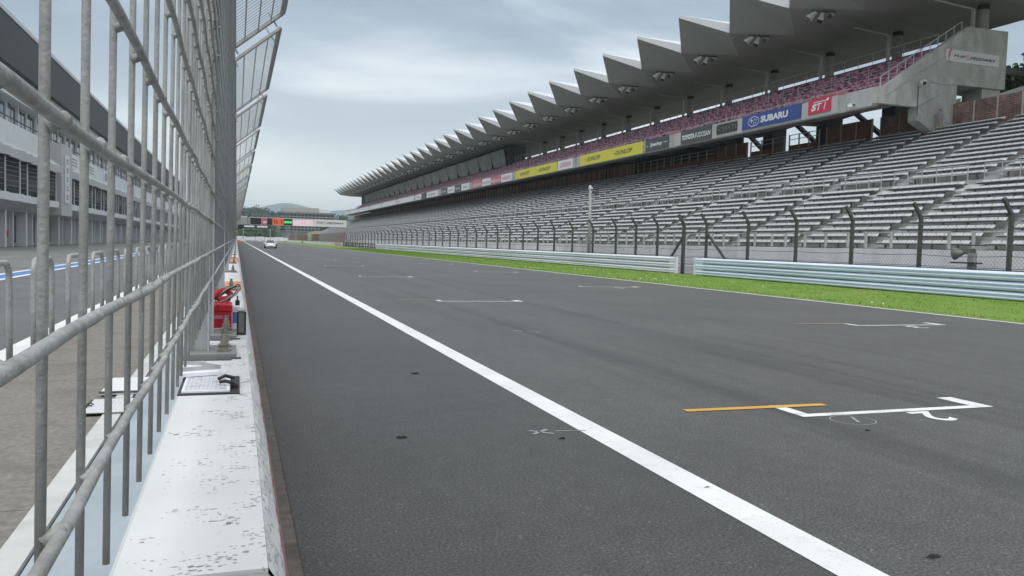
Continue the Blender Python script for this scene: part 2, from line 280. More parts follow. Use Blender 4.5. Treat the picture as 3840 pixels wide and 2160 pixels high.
# ------------------------------------------------------------------ mesh helpers
class MB:
    def __init__(s): s.v = []; s.f = []; s.m = []
    def add(s, vs, fs, mi=0):
        o = len(s.v); s.v += [tuple(p) for p in vs]; s.f += [tuple(i + o for i in f) for f in fs]; s.m += [mi] * len(fs); return s
    def box(s, x0, x1, y0, y1, z0, z1, mi=0):
        return s.add([(x0, y0, z0), (x1, y0, z0), (x1, y1, z0), (x0, y1, z0), (x0, y0, z1), (x1, y0, z1), (x1, y1, z1), (x0, y1, z1)],
              [(0, 3, 2, 1), (4, 5, 6, 7), (0, 1, 5, 4), (1, 2, 6, 5), (2, 3, 7, 6), (3, 0, 4, 7)], mi)
    def bbox(s, x0, x1, y0, y1, z0, z1, b=0.01, mi=0):      # box with chamfered vertical + top edges
        c = [(x0 + b, y0), (x1 - b, y0), (x1, y0 + b), (x1, y1 - b), (x1 - b, y1), (x0 + b, y1), (x0, y1 - b), (x0, y0 + b)]
        cx, cy = (x0 + x1) / 2, (y0 + y1) / 2
        k = lambda p: (p[0] + (b if p[0] < cx else -b), p[1] + (b if p[1] < cy else -b))
        vs = [(*p, z0) for p in c] + [(*p, z1 - b) for p in c] + [(*k(p), z1) for p in c]
        fs = [tuple(range(7, -1, -1)), tuple(range(16, 24))]
        for r in (0, 8): fs += [(r + i, r + (i + 1) % 8, r + 8 + (i + 1) % 8, r + 8 + i) for i in range(8)]
        return s.add(vs, fs, mi)
    def bar(s, p, q, w, h, up=(0, 0, 1), mi=0):
        p, q = Vector(p), Vector(q); d = (q - p).normalized(); up = Vector(up)
        if abs(d.dot(up)) > .98: up = Vector((1, 0, 0))
        a = d.cross(up).normalized(); b = a.cross(d)
        vs = [o + a * (sx * w / 2) + b * (sz * h / 2) for o in (p, q) for sx, sz in ((-1, -1), (1, -1), (1, 1), (-1, 1))]
        return s.add(vs, [(3, 2, 1, 0), (4, 5, 6, 7)] + [(i, (i + 1) % 4, 4 + (i + 1) % 4, 4 + i) for i in range(4)], mi)
    def tube(s, p, q, r, n=8, r2=None, mi=0, cap=True):
        p, q = Vector(p), Vector(q); d = (q - p).normalized(); up = Vector((0, 0, 1)) if abs(d.z) < .9 else Vector((1, 0, 0))
        a = d.cross(up).normalized(); b = a.cross(d); r2 = r if r2 is None else r2
        vs = [o + (a * math.cos(2 * math.pi * i / n) + b * math.sin(2 * math.pi * i / n)) * rr for o, rr in ((p, r), (q, r2)) for i in range(n)]
        fs = [(i, i + n, (i + 1) % n + n, (i + 1) % n) for i in range(n)]
        if cap: fs += [tuple(range(n)), tuple(range(2 * n - 1, n - 1, -1))]
        return s.add(vs, fs, mi)
    def path(s, pts, r, n=8, mi=0):
        pts = [Vector(p) for p in pts]; rings = []
        for i, p in enumerate(pts):
            d = (pts[min(i + 1, len(pts) - 1)] - pts[max(i - 1, 0)]).normalized()
            up = Vector((0, 0, 1)) if abs(d.z) < .9 else Vector((0, 1, 0)) if abs(d.y) < .9 else Vector((1, 0, 0))
            if i == 0: a = d.cross(up).normalized()
            else: a = (a - d * a.dot(d)).normalized()
            b = a.cross(d); rings += [p + (a * math.cos(2 * math.pi * k / n) + b * math.sin(2 * math.pi * k / n)) * r for k in range(n)]
        fs = [(j * n + k, (j + 1) * n + k, (j + 1) * n + (k + 1) % n, j * n + (k + 1) % n) for j in range(len(pts) - 1) for k in range(n)]
        fs += [tuple(range(n)), tuple(range(len(rings) - 1, len(rings) - n - 1, -1))]
        return s.add(rings, fs, mi)
    def sweep(s, prof, y0, y1, mi=0, closed=True, cap=True):    # profile of (x,z) points swept along y
        n = len(prof); vs = [(x, y0, z) for x, z in prof] + [(x, y1, z) for x, z in prof]
        fs = [(i, (i + 1) % n, n + (i + 1) % n, n + i) for i in range(n if closed else n - 1)]
        if cap and closed: fs += [tuple(range(n - 1, -1, -1)), tuple(range(n, 2 * n))]
        return s.add(vs, fs, mi)
    def quad(s, a, b, c, d, mi=0): return s.add([a, b, c, d], [(0, 1, 2, 3)], mi)
    def build(s, name, mats, parent=None, at=None, smooth=False, **tags):
        me = bpy.data.meshes.new(name)
        if at is None:
            if parent is not None: at = parent['_loc'] if '_loc' in parent.keys() else (0, 0, 0)
            elif s.v:
                xs, ys, zs = zip(*s.v); at = ((min(xs) + max(xs)) / 2, (min(ys) + max(ys)) / 2, min(zs))
        at = Vector(at); vs = [(x - at.x, y - at.y, z - at.z) for x, y, z in s.v]
        me.from_pydata(vs, [], s.f)
        for m in (mats if isinstance(mats, (list, tuple)) else [mats]): me.materials.append(M[m])
        if any(s.m): me.polygons.foreach_set('material_index', s.m)
        if smooth: me.polygons.foreach_set('use_smooth', [True] * len(s.f))
        me.update()
        o = bpy.data.objects.new(name, me); COL.objects.link(o)
        if parent is not None:
            o.parent = parent; o.location = at - WLOC[parent.name]
        else: o.location = at
        WLOC[o.name] = Vector(at)
        for k, v in tags.items(): o[k] = v
        return o
WLOC = {}
def thing(name, label, cat, loc=(0, 0, 0), group=None):
    o = bpy.data.objects.new(name, None); COL.objects.link(o); o.location = loc; o.empty_display_size = .2
    o['label'] = label; o['category'] = cat
    if group: o['group'] = group
    WLOC[o.name] = Vector(loc); return o
def part(mb, name, mats, parent, smooth=False, **tags):
    return mb.build(name, mats, parent, at=WLOC[parent.name], smooth=smooth, **tags)
def child_copy(o, p):
    c = o.copy(); COL.objects.link(c); c.parent = p; return c
def copy_thing(root, loc, label=None):
    c = root.copy(); COL.objects.link(c); c.location = loc; WLOC[c.name] = Vector(loc)
    if label: c['label'] = label
    for ch in list(root.children):
        k = child_copy(ch, c)
        for g in list(ch.children): child_copy(g, k)
    return c
_tcache = {}
def text_geo(s, bold=0.0, shear=0.0):
    key = (s, bold, shear)
    if key not in _tcache:
        cu = bpy.data.curves.new('lettering', 'FONT'); cu.body = s; cu.offset = bold; cu.shear = shear; cu.resolution_u = 3
        ob = bpy.data.objects.new('lettering', cu); COL.objects.link(ob)
        dg = bpy.context.evaluated_depsgraph_get(); me = bpy.data.meshes.new_from_object(ob.evaluated_get(dg))
        vs = [tuple(v.co) for v in me.vertices]; fs = [tuple(p.vertices) for p in me.polygons]
        bpy.data.objects.remove(ob); bpy.data.curves.remove(cu); bpy.data.meshes.remove(me)
        x0 = min(v[0] for v in vs); x1 = max(v[0] for v in vs); y0 = min(v[1] for v in vs); y1 = max(v[1] for v in vs)
        _tcache[key] = ([((v[0] - x0) / (x1 - x0), (v[1] - y0) / (y1 - y0)) for v in vs], fs)
    return _tcache[key]
class Face:                                      # a flat board: origin = lower left corner, r/u = unit vectors, W/H size
    def __init__(s, o, r, u, W, H): s.o, s.r, s.u, s.W, s.H = Vector(o), Vector(r), Vector(u), W, H; s.n = s.r.cross(s.u)
    def p(s, a, b, d=0.0): return s.o + s.r * a + s.u * b + s.n * d
    def slab(s, mb, t=0.05, mi=0, a0=0, a1=None, b0=0, b1=None, d=0.0):
        a1 = s.W if a1 is None else a1; b1 = s.H if b1 is None else b1
        vs = [s.p(a, b, d - t) for a, b in ((a0, b0), (a1, b0), (a1, b1), (a0, b1))] + [s.p(a, b, d) for a, b in ((a0, b0), (a1, b0), (a1, b1), (a0, b1))]
        mb.add(vs, [(3, 2, 1, 0), (4, 5, 6, 7), (0, 1, 5, 4), (1, 2, 6, 5), (2, 3, 7, 6), (3, 0, 4, 7)], mi)
    def text(s, mb, txt, a0, a1, b0, b1, bold=0.0, shear=0.0, d=0.012, mi=0):
        vs, fs = text_geo(txt, bold, shear); mb.add([s.p(a0 + x * (a1 - a0), b0 + y * (b1 - b0), d) for x, y in vs], fs, mi)
    def ring(s, mb, a, b, ra, rb, w, d=0.014, n=28, mi=0, t0=0, t1=360):
        full = t1 - t0 >= 360; k = n if full else n + 1; vs = []
        for i in range(k):
            t = R(t0 + (t1 - t0) * i / n); vs += [s.p(a + math.cos(t) * ra, b + math.sin(t) * rb, d), s.p(a + math.cos(t) * (ra - w), b + math.sin(t) * (rb - w), d)]
        mb.add(vs, [(2 * i, 2 * ((i + 1) % k), 2 * ((i + 1) % k) + 1, 2 * i + 1) for i in range(n)], mi)
    def poly(s, mb, pts, d=0.014, mi=0): mb.add([s.p(a, b, d) for a, b in pts], [tuple(range(len(pts)))], mi)
def sweep_y(pts_by_y, mb, mi=0):
    pass

# ------------------------------------------------------------------ SETTING: ground, track, pit lane
def sheet(name, mat_, x0, x1, y0, y1, z, kind='structure', mb=None):
    b = mb or MB(); b.quad((x0, y0, z), (x1, y0, z), (x1, y1, z), (x0, y1, z))
    return b.build(name, mat_, at=(0, 0, z), kind=kind)
sheet('ground', 'ground', -3900, 3900, -300, 6600, -0.06)
sheet('race_track', 'asphalt', 0.30, 17.55, -12, 620, 0.0)
sheet('gutter_strip', 'gutter', -0.3, 0.30, -12, 420, -0.004)
sheet('pit_lane', 'asphalt_pit', -7.95, -2.45, -12, 420, 0.0)
sheet('pit_apron', 'apron', -21.0, -7.95, -12, 420, 0.0)
b = MB(); y = -12.0
while y < 420:
    b.box(-2.45, -1.025, y, y + 4.19, -0.05, 0.012); y += 4.2
b.build('pit_walkway', 'concrete_brown', at=(0, 0, 0), kind='structure')
sheet('service_road', 'apron', 25.9, 29.4, -5, 420, 0.0)
sheet('runoff_area', 'runoff', -40, 60, 420, 760, -0.03)
b = MB(); b.quad((2.665, -12, .004), (2.905, -12, .004), (2.905, 420, .004), (2.665, 420, .004)); b.build('track_line', 'line', at=(0, 0, 0), kind='structure')
b = MB(); b.quad((17.32, -12, .004), (17.5, -12, .004), (17.5, 420, .004), (17.32, 420, .004)); b.build('track_edge_line', 'line', at=(0, 0, 0), kind='structure')
b = MB(); b.quad((-2.78, -12, .004), (-2.52, -12, .004), (-2.52, 420, .004), (-2.78, 420, .004)); b.build('pit_lane_line', 'line', at=(0, 0, 0), kind='structure')
b = MB()
for x0, x1, mi in ((-6.98, -6.78, 0), (-7.62, -6.98, 1), (-7.82, -7.62, 0)): b.quad((x0, -12, .005), (x1, -12, .005), (x1, 420, .005), (x0, 420, .005), mi)
b.build('pit_blue_line', ['line', 'line_blue'], at=(0, 0, 0), kind='structure')
def grid_box(x0, x1, y, mats, yellow=None):
    b = MB(); w = .105; l = .52
    F = Face((0, 0, 0.004), (1, 0, 0), (0, 1, 0), 1, 1)
    F.poly(b, [(x0, y), (x1, y), (x1, y + w), (x0, y + w)], 0); F.poly(b, [(x0, y + w), (x0 + w * 1.3, y + w), (x0 + w * 1.3, y + l), (x0, y + l)], 0)
    F.poly(b, [(x1 - w * 1.9, y + w), (x1, y + w), (x1, y + l), (x1 - w * 1.9, y + l)], 0)
    b.build('grid_marking', mats, at=(0, 0, 0), kind='structure')
    if yellow:
        b = MB(); ym = 'line_yellow' if y < 10 else 'line_orange_worn'; F.poly(b, [(yellow[0], y + .42), (yellow[1], y + .40), (yellow[1], y + .50), (yellow[0], y + .52)], 0.002); b.build('grid_side_line', ym, at=(0, 0, 0), kind='structure')
grid_box(4.93, 7.27, 5.93, 'grid_paint', (3.97, 5.55))
for k in range(1, 9): grid_box(4.95, 7.3, 5.95 + 14.03 * k, 'line_worn', (3.97, 5.2) if k == 1 else None)
for k in range(0, 9): grid_box(12.45, 14.95, 13.45 + 14.2 * k, 'line_worn', (11.2, 12.6) if k == 0 else None)
b = MB(); F = Face((6.36, 5.90, .004), (-1, 0, 0), (0, -1, 0), .3, .4); F.text(b, '2', 0, .27, 0, .40, .02, 0, 0); b.build('grid_number', 'line', at=(0, 0, 0), kind='structure')
b = MB(); F = Face((5.1, 5.55, .004), (1, 0, 0), (0, 1, 0), .4, .4); F.ring(b, .2, .17, .21, .19, .012, 0, 24); F.poly(b, [(.17, .08), (.2, .07), (.30, .27), (.27, .28)], 0); b.build('faded_number', 'line_faded', at=(0, 0, 0), kind='structure')
b = MB()
for k in range(2):
    F = Face((0, 0, .004), (1, 0, 0), (0, 1, 0), 1, 1); y = 13.25 if k else 27.2
    F.text(b, '3' if k else '5', 13.9, 13.55, y + .1, y - .35, .01, 0, 0)
b.build('grid_number', 'line_worn', at=(0, 0, 0), kind='structure')
b = MB(); F = Face((0, 0, .004), (1, 0, 0), (0, 1, 0), 1, 1)
for pts in ([(2.24, 5.86), (2.27, 5.84), (2.43, 5.97), (2.40, 5.99)], [(2.24, 5.97), (2.27, 5.98), (2.43, 5.83), (2.40, 5.82)], [(2.47, 5.90), (2.72, 5.86), (2.72, 5.88), (2.47, 5.92)], [(4.62, 13.2), (4.72, 13.0), (4.76, 13.02), (4.66, 13.2)], [(4.8, 12.9), (5.0, 12.8), (5.0, 12.85), (4.8, 12.95)]): F.poly(b, pts, 0)
b.build('scuff_marking', 'line_faded', at=(0, 0, 0), kind='structure')

# grass verge
b = MB(); nx, ny = 16, 260
prof = []
for j in range(ny + 1):
    y = -4 + (j / ny) ** 1.6 * 420
    for i in range(nx + 1):
        x = 17.53 + 8.35 * i / nx; e = min(1, i / 1.5)
        prof.append((x, y, 0.008 + .035 * e + .02 * e * mnoise.noise((x * .8, y * .5, 0))))
b.add(prof, [(j * (nx + 1) + i, j * (nx + 1) + i + 1, (j + 1) * (nx + 1) + i + 1, (j + 1) * (nx + 1) + i) for j in range(ny) for i in range(nx)])
b.build('verge_soil', 'grass_soil', at=(17.5, 0, 0), smooth=True, kind='structure')
b = MB(); g = random.Random(3)
for k in range(60000):
    y = 9 + 150 * g.random() ** 2.1; x = 17.46 + 8.3 * g.random(); h = (.012 + .03 * g.random()) * (1 + .35 * mnoise.noise((x * .5, y * .35, 3))) * (1 + y / 120)
    if x < 17.7: h *= 1.15
    w = .010 * (1 + y / 30); a = g.random() * 6.28; lean = (g.random() - .5) * .09
    dx, dy = math.cos(a) * w, math.sin(a) * w; z0 = .03
    b.v += [(x - dx, y - dy, z0), (x + dx, y + dy, z0), (x + lean, y + lean * .5, z0 + h)]; n = len(b.v); b.f.append((n - 3, n - 2, n - 1)); b.m.append(0)
for k in range(200):
    y = 10 + 42 * g.random() ** 1.3; x = 17.9 + 3.6 * g.random() ** 1.5
    if mnoise.noise((x * .6, y * .22, 9)) < .22: continue
    s = .022; z = .11
    b.v += [(x - s, y, z - s), (x + s, y, z - s), (x + s, y + .01, z + s), (x - s, y + .01, z + s)]; n = len(b.v); b.f.append((n - 4, n - 3, n - 2, n - 1)); b.m.append(1)
b.build('grass', ['grass', 'clover'], at=(21, 20, 0), kind='stuff')

# ------------------------------------------------------------------ pit wall
pw = thing('pit_wall', 'long white painted concrete pit wall with chipped flat top running beside the track', 'wall', (-.05, 0, 0))
b = MB()
b.sweep([(-.175, 0), (.088, 0), (.088, .925), (.055, .9985), (.045, 1.0), (-.168, 1.0), (-.175, .993)], .82, 420)
# split the slab into pour lengths with fine joints
b = MB(); ys = [1.232, 4.9, 7.84, 9.61, 13.3, 16.98, 20.5] + [20.5 + 4.1 * k for k in range(1, 96)]
chamf = MB(); red = MB(); org = MB()
q = MB(); q.sweep([(-.175, 0), (.112, 0), (.102, .82), (.086, .90), (.076, .942), (.057, .985), (.049, .995), (-.167, .995), (-.175, .99)], -2, 1.229); part(q, 'bare_block', 'concrete', pw, label='bare grey concrete block nearest the camera')
for i in range(len(ys) - 1):
    y0, y1 = ys[i] + .004, ys[i + 1] - .004
    tgt = org if i in (2, 5) else b
    tgt.sweep([(-.175, 0), (.050, 0), (.050, 1.0), (-.167, 1.0), (-.175, .992)], y0, y1)
    n = max(2, int((y1 - y0) / .09)) if y0 < 12 else 3
    vs = []
    for k in range(n + 1):
        y = y0 + (y1 - y0) * k / n; j = lambda s_: s_ * (rnd.random() - .5) if y0 < 12 else 0
        vs += [(.0505, y, .9995), (.060 + j(.006), y, .988 + j(.004)), (.078 + j(.007), y, .945 + j(.008)), (.089 + j(.004), y, .902)]
    chamf.add(vs, [(4 * k + q, 4 * k + 4 + q, 4 * k + 5 + q, 4 * k + 1 + q) for k in range(n) for q in range(3)])
    red.sweep([(.0505, 0), (.118, 0), (.106, .82), (.0895, .9015), (.0505, .9015)], y0, y1)
wt = part(b, 'wall_block', 'wall_white', pw)
part(org, 'painted_block', 'wall_orange', pw, label='orange painted section of the white wall top')
part(chamf, 'chamfered_edge', 'wall_edge', pw)
part(red, 'track_face', 'wall_red', pw, label='faded red painted face towards the track')
# end face of the wall (nearest camera) is the chipped edge at the bottom of the picture
b = MB(); b.box(-1.02, -.885, -2, 420, 0, .03)
part(b, 'kerb_stripe', 'kerb_white', pw)
b = MB(); b.sweep([(-.88, 0), (-.18, 0), (-.18, .16), (-.30, .13), (-.86, .035)], -2, 420)
part(b, 'sloping_plinth', 'sheet_blue', pw, label='pale blue sloping sheet at the foot of the wall on the pit side')

# ------------------------------------------------------------------ pit wall fence
pf = thing('debris_fence', 'tall galvanised debris fence on the white pit wall with leaning mesh panels on top', 'fence', (-.2, 0, 1.0))
def lean(z): return -.112 + .012 * (z - 1.4)
RAILS = [1.311, 1.434, 1.568, 1.693, 1.846] + [1.98 + .137 * k for k in range(23)]
def mesh_panel(y0, y1, near):
    b = MB(); pitch = .136 if y0 < 22 else .26 if y0 < 60 else .5; nb = int(round((y1 - y0) / pitch)); n = 10 if near else 4
    for k in range(nb + 1):
        y = y0 + pitch * k if near else y0 + (y1 - y0) * (k + .15) / (nb + .3); r = .0033 if y0 < 22 else .006
        jx = (rnd.random() - .5) * .0025; jy = (rnd.random() - .5) * .005
        pts = [(lean(z) + jx, y + jy + (rnd.random() - .5) * .0016, z) for z in (1.186, 1.6, 2.4, 5.06)]
        if near: b.path(pts, r, n)
        else: b.tube(pts[0], pts[-1], r, n)
    for zi, z in enumerate(RAILS):
        if near:
            m = 26; b.path([(lean(z) + .009 + .0016 * math.sin(i * 1.7 + zi), y0 + (y1 - y0) * i / m, z + .002 * math.sin(i * 1.1 + zi * 2)) for i in range(m + 1)], .0047, 10)
            if zi < 12:
                for k in range(nb + 1):
                    y = y0 + pitch * k; b.tube((lean(z) + .001, y - .004, z - .004), (lean(z) + .011, y + .004, z + .003), .0048, 7)
        elif y0 < 60 or zi % 2 == 0: b.tube((lean(z) + .009, y0, z), (lean(z) + .009, y1, z), .005 if y0 < 22 else .008, 4)
    part(b, 'mesh_panel', 'galv' if near else 'galv_bright', pf, smooth=True)  # far panels coloured paler to make up for their unlit sides
PY = [3.6, 4.26, 8.15] + [8.15 + 4.1 * k for k in range(1, 78)]
edges = [-.262, 4.20] + [p for p in PY[2:]]
for i in range(len(edges) - 1):
    if edges[i + 1] - edges[i] < 1: continue
    mesh_panel(edges[i] + .02 * (i > 0), edges[i + 1] - .02, edges[i] < 4)
def fence_post(y):
    b = MB(); x0, x1 = -.195, -.105; t = .008; zt = 5.08
    b.box(x0, x0 + t, y - .05, y + .05, 1.02, zt); b.box(x1 - t, x1, y - .05, y + .05, 1.02, zt); b.box(x0 + t, x1 - t, y - .004, y + .004, 1.02, zt)
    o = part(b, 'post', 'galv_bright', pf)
    q = MB(); q.bbox(-.215, .003, y - .13, y + .15, 1.004, 1.021, .003)
    part_at(q, 'base_plate', 'plate', o)
    if y < 30:
        q = MB(); q.box(-.2, -.015, y - .19, y - .1305, 1.0015, 1.006); q.box(-.02, .022, y - .155, y - .1305, 1.0015, 1.006); part_at(q, 'shim', 'plate_dark', o)
    for dy in (-.055, .085):
        q = MB(); x, yy = -.045, y + dy
        q.tube((x, yy, 1.0215), (x, yy, 1.026), .029, 14); q.tube((x, yy, 1.026), (x, yy, 1.048), .0185, 6); q.tube((x, yy, 1.048), (x, yy, 1.0505), .025, 12)
        q.tube((x, yy, 1.0505), (x, yy, 1.072), .018, 6); q.tube((x, yy, 1.072), (x, yy, 1.086 + .012 * rnd.random()), .0115, 9)
        part_at(q, 'anchor_bolt', 'bolt', o)
def part_at(mb, name, mats, parent, smooth=False, **t): return mb.build(name, mats, parent, at=WLOC[parent.name], smooth=smooth, **t)
for y in PY: fence_post(y)
# edge strip beside the second post, seen as a bright vertical band
def overhang(y0, y1):
    A = Vector((-.12, 0, 5.06)); B = Vector((.83, 0, 5.86)); d = (B - A).normalized(); nrm = Vector((-d.z, 0, d.x))
    b = MB()
    P = lambda s, y: Vector((A.x + (B.x - A.x) * s, y, A.z + (B.z - A.z) * s))
    for y in (y0, y1): b.bar(P(0, y), P(1, y), .15, .05, nrm)
    for s in (0.03, .97): b.bar(P(s, y0), P(s, y1), .10, .05, nrm)
    for s in (.25, .5, .74): b.tube(P(s, y0), P(s, y1), .011, 4)
    k = int((y1 - y0) / (.20 if y0 < 30 else .4))
    for i in range(1, k): b.tube(P(.02, y0 + (y1 - y0) * i / k) + nrm * .012, P(.98, y0 + (y1 - y0) * i / k) + nrm * .012, .0065, 4)
    for s in (.06, .8):
        for y in (y0, y1): b.tube(P(s, y) - nrm * .1 + Vector((0, (.3 if y == y0 else -.3) * 0, -.05)), P(s, y) + nrm * .16, .016, 6)
    part(b, 'overhang_panel', 'galv', pf)
for k in range(-1, 38): overhang(9.2 + 8.2 * k, 16.2 + 8.2 * k)

# ------------------------------------------------------------------ things on the pit wall
def clipboard(x0, x1, y0, y1, z, label, clip_right):
    t = thing('clipboard', label, 'clipboard', ((x0 + x1) / 2, (y0 + y1) / 2, z))
    q = MB(); q.bbox(x0, x1, y0, y1, z + .001, z + .006, .002); part(q, 'board', 'clip_black', t)
    w = x1 - x0; a, c = (x0 + .012, x1 - .03) if clip_right else (x0 + .03, x1 - .012)
    q = MB(); q.box(a, c, y0 + .012, y1 - .012, z + .0065, z + .012)
    p = part(q, 'paper', 'paper', t)
    q = MB(); n = 15
    for k in range(n):
        y = y0 + .03 + (y1 - y0 - .06) * k / (n - 1); q.box(a + .006, c - .01, y, y + .0035, z + .0125, z + .0127)
    for k in range(10):
        x = a + .012 + (c - a - .03) * k / 9; q.box(x, x + .0015, y0 + .03, y1 - .03, z + .0128, z + .013)
    for k in range(14):
        x = a + .01 + (c - a - .03) * rnd.random(); y = y0 + .03 + (y1 - y0 - .07) * rnd.random(); q.box(x, x + .012, y, y + .008, z + .01305, z + .0132)
    q.build('printed_table', 'print', p, at=WLOC[p.name])
    q = MB(); x = x1 - .016 if clip_right else x0 + .016; s = -1 if clip_right else 1; ym = (y0 + y1) / 2 - .02
    q.bbox(x - .012, x + .012, ym - .055, ym + .055, z + .007, z + .02, .004)
    q.path([(x, ym - .05, z + .02), (x + s * .03, ym - .045, z + .027), (x + s * .045, ym - .03, z + .022)], .006, 7); q.path([(x, ym + .05, z + .02), (x + s * .03, ym + .045, z + .03), (x + s * .05, ym + .02, z + .024)], .006, 7)
    part(q, 'clip', 'clip_black', t); return t
clipboard(-.172, .014, 2.665, 2.99, 1.0, 'black clipboard with a printed table on white paper lying on the flat wall top', True)
t = thing('file_holder', 'silver metal file holder lying across the far end of the clipboard on the wall', 'file holder', (-.13, 3.1, 1.013))
q = MB(); F = Face((-.185, 3.0, 1.016), (1, .10, 0), (0, 0, 1), .14, .03)
q.add([(-.19, 2.93, 1.014), (-.055, 2.97, 1.014), (-.055, 3.05, 1.014), (-.12, 3.13, 1.014), (-.19, 3.15, 1.014), (-.19, 2.93, 1.026), (-.055, 2.97, 1.026), (-.055, 3.05, 1.026), (-.12, 3.13, 1.026), (-.19, 3.15, 1.026)],
      [(4, 3, 2, 1, 0), (5, 6, 7, 8, 9)] + [(i, (i + 1) % 5, 5 + (i + 1) % 5, 5 + i) for i in range(5)]); part(q, 'tray', 'paper', t)
q = MB(); q.bar((-.19, 2.99, 1.032), (-.055, 3.035, 1.032), .02, .012); q.bar((-.12, 3.13, 1.032), (-.055, 3.035, 1.032), .012, .012); q.bar((-.19, 3.15, 1.032), (-.12, 3.13, 1.032), .012, .012); part(q, 'metal_rim', 'silver', t)
t = clipboard(-1.2, -.84, 7.15, 7.75, .032, 'open clipboard with blank white sheets on the ground strip behind the fence bars', False)
t = thing('folder', 'white folder with a black band lying behind the farther clipboard on the ground strip', 'folder', (-1.0, 8.4, .032))
q = MB(); q.bbox(-1.17, -.80, 8.0, 8.85, .032, .05, .004); part(q, 'cover', 'paper', t)
q = MB(); q.box(-1.175, -.795, 7.99, 8.06, .0505, .056); part(q, 'band', 'clip_black', t)
# red box and its neighbours, by the second post
t = thing('red_box', 'red plastic box with a pale label and black straps beside the second fence post', 'box', (-.06, 4.55, 1.0))
q = MB(); q.bbox(-.125, -.02, 4.44, 4.62, 1.0215, 1.112, .004); part(q, 'body', 'red_plastic', t)
q = MB(); q.bbox(-.125, -.018, 4.435, 4.625, 1.1125, 1.148, .006); part(q, 'lid', 'red_plastic', t)
q = MB(); q.box(-.108, -.062, 4.4345, 4.438, 1.07, 1.088); part(q, 'paper_label', 'pink_ink', t)
q = MB(); q.box(-.122, -.1, 4.4315, 4.4345, 1.12, 1.14); q.box(-.095, -.082, 4.4315, 4.4345, 1.118, 1.146); part(q, 'strap', 'red_dark', t)
t = thing('flag_bundle', 'rolled red flag wrapped in black and grey cables on top of the red box', 'flag', (-.05, 4.62, 1.149))
q = MB(); q.path([(-.125, 4.6, 1.165), (-.10, 4.62, 1.195), (-.06, 4.65, 1.208), (-.03, 4.66, 1.19), (-.04, 4.62, 1.165), (-.09, 4.6, 1.16)], .017, 9); part(q, 'flag', 'red_dark', t, True)
q = MB(); q2 = MB(); g = random.Random(5)
for k in range(13):
    a = g.random() * .5; pts = []
    for i in range(16):
        th = 2 * math.pi * i / 15; pts.append((-.045 + .062 * math.cos(th) + .006 * g.random(), 4.6 + .03 * math.sin(th + a), 1.185 + .03 * math.sin(th + .5 + a * .5) + .022 * math.cos(th) + .01 * g.random()))
    (q2 if k % 3 == 0 else q).path(pts, .0042, 6)
part(q, 'cable', 'cable', t, True); part(q2, 'cable', 'cable_grey', t, True)
t = thing('drawer_box', 'small white and blue drawer box between the red box and the clear container', 'box', (.0, 4.6, 1.0))
q = MB(); q.bbox(-.019, .022, 4.55, 4.68, 1.0015, 1.035, .003); q.bbox(-.019, .022, 4.55, 4.68, 1.096, 1.125, .003); part(q, 'casing', 'paper', t)
q = MB(); q.bbox(-.0185, .0215, 4.552, 4.68, 1.0355, 1.0955, .003); part(q, 'drawer', 'blue_plastic', t)
t = thing('clear_container', 'smoky clear plastic container with dark rim standing at the track edge of the wall', 'container', (.035, 4.35, 1.0))
q = MB(); q.bbox(.008, .047, 4.30, 4.37, 1.001, 1.122, .006); part(q, 'body', 'clear_plastic', t)
q = MB(); q.bbox(.005, .05, 4.297, 4.373, 1.1225, 1.136, .005); part(q, 'lid', 'silver', t)
q = MB(); q.box(.0045, .012, 4.2955, 4.3, 1.0, 1.12); q.box(.043, .0505, 4.2955, 4.3, 1.0, 1.12); q.box(.012, .043, 4.2955, 4.3, 1.0, 1.012); part(q, 'frame', 'clip_black', t)
t = thing('marker_bottle', 'tiny black bottle with narrow cap on the white drawer box', 'bottle', (.012, 4.7, 1.125))
q = MB(); q.tube((.008, 4.66, 1.1265), (.008, 4.66, 1.15), .012, 12); q.tube((.008, 4.66, 1.15), (.008, 4.66, 1.158), .012, 12, .004); part(q, 'bottle_body', 'clip_black', t)
q = MB(); q.tube((.008, 4.66, 1.1585), (.008, 4.66, 1.178), .004, 8); part(q, 'cap', 'clip_black', t)
# rubber bits on the track
g = random.Random(11)
for (x, y, s), lb in zip([(1.21, 5.96, .05), (2.42, 5.66, .035), (2.83, 4.27, .022), (3.31, 2.98, .045), (1.94, 8.88, .05), (5.12, 5.35, .03)],
        ['black scrap of tyre rubber on asphalt between the pit wall and the white line', 'small black rubber scrap near the white scuff marks beside the line', 'tiny black rubber crumb lying on the white line', 'round black tar blob on the asphalt at the bottom right of the photo', 'thin dark rubber scrap halfway to the far grid boxes near the wall', 'small dark rubber crumb in front of the grid number']):
    q = MB(); n = 9; vs = [(x + s * (.6 + .6 * g.random()) * math.cos(6.28 * i / n), y + .45 * s * (.6 + .6 * g.random()) * math.sin(6.28 * i / n), .003) for i in range(n)]
    vs += [(x + (vx - x) * .55, y + (vy - y) * .55, .003 + s * .28 * (.6 + .6 * g.random())) for vx, vy, _ in vs]
    q.add(vs, [(i, (i + 1) % n, n + (i + 1) % n, n + i) for i in range(n)] + [tuple(range(n, 2 * n))])
    q.build('rubber_scrap', 'rubber', label=lb, category='debris', group='rubber scraps on the track')

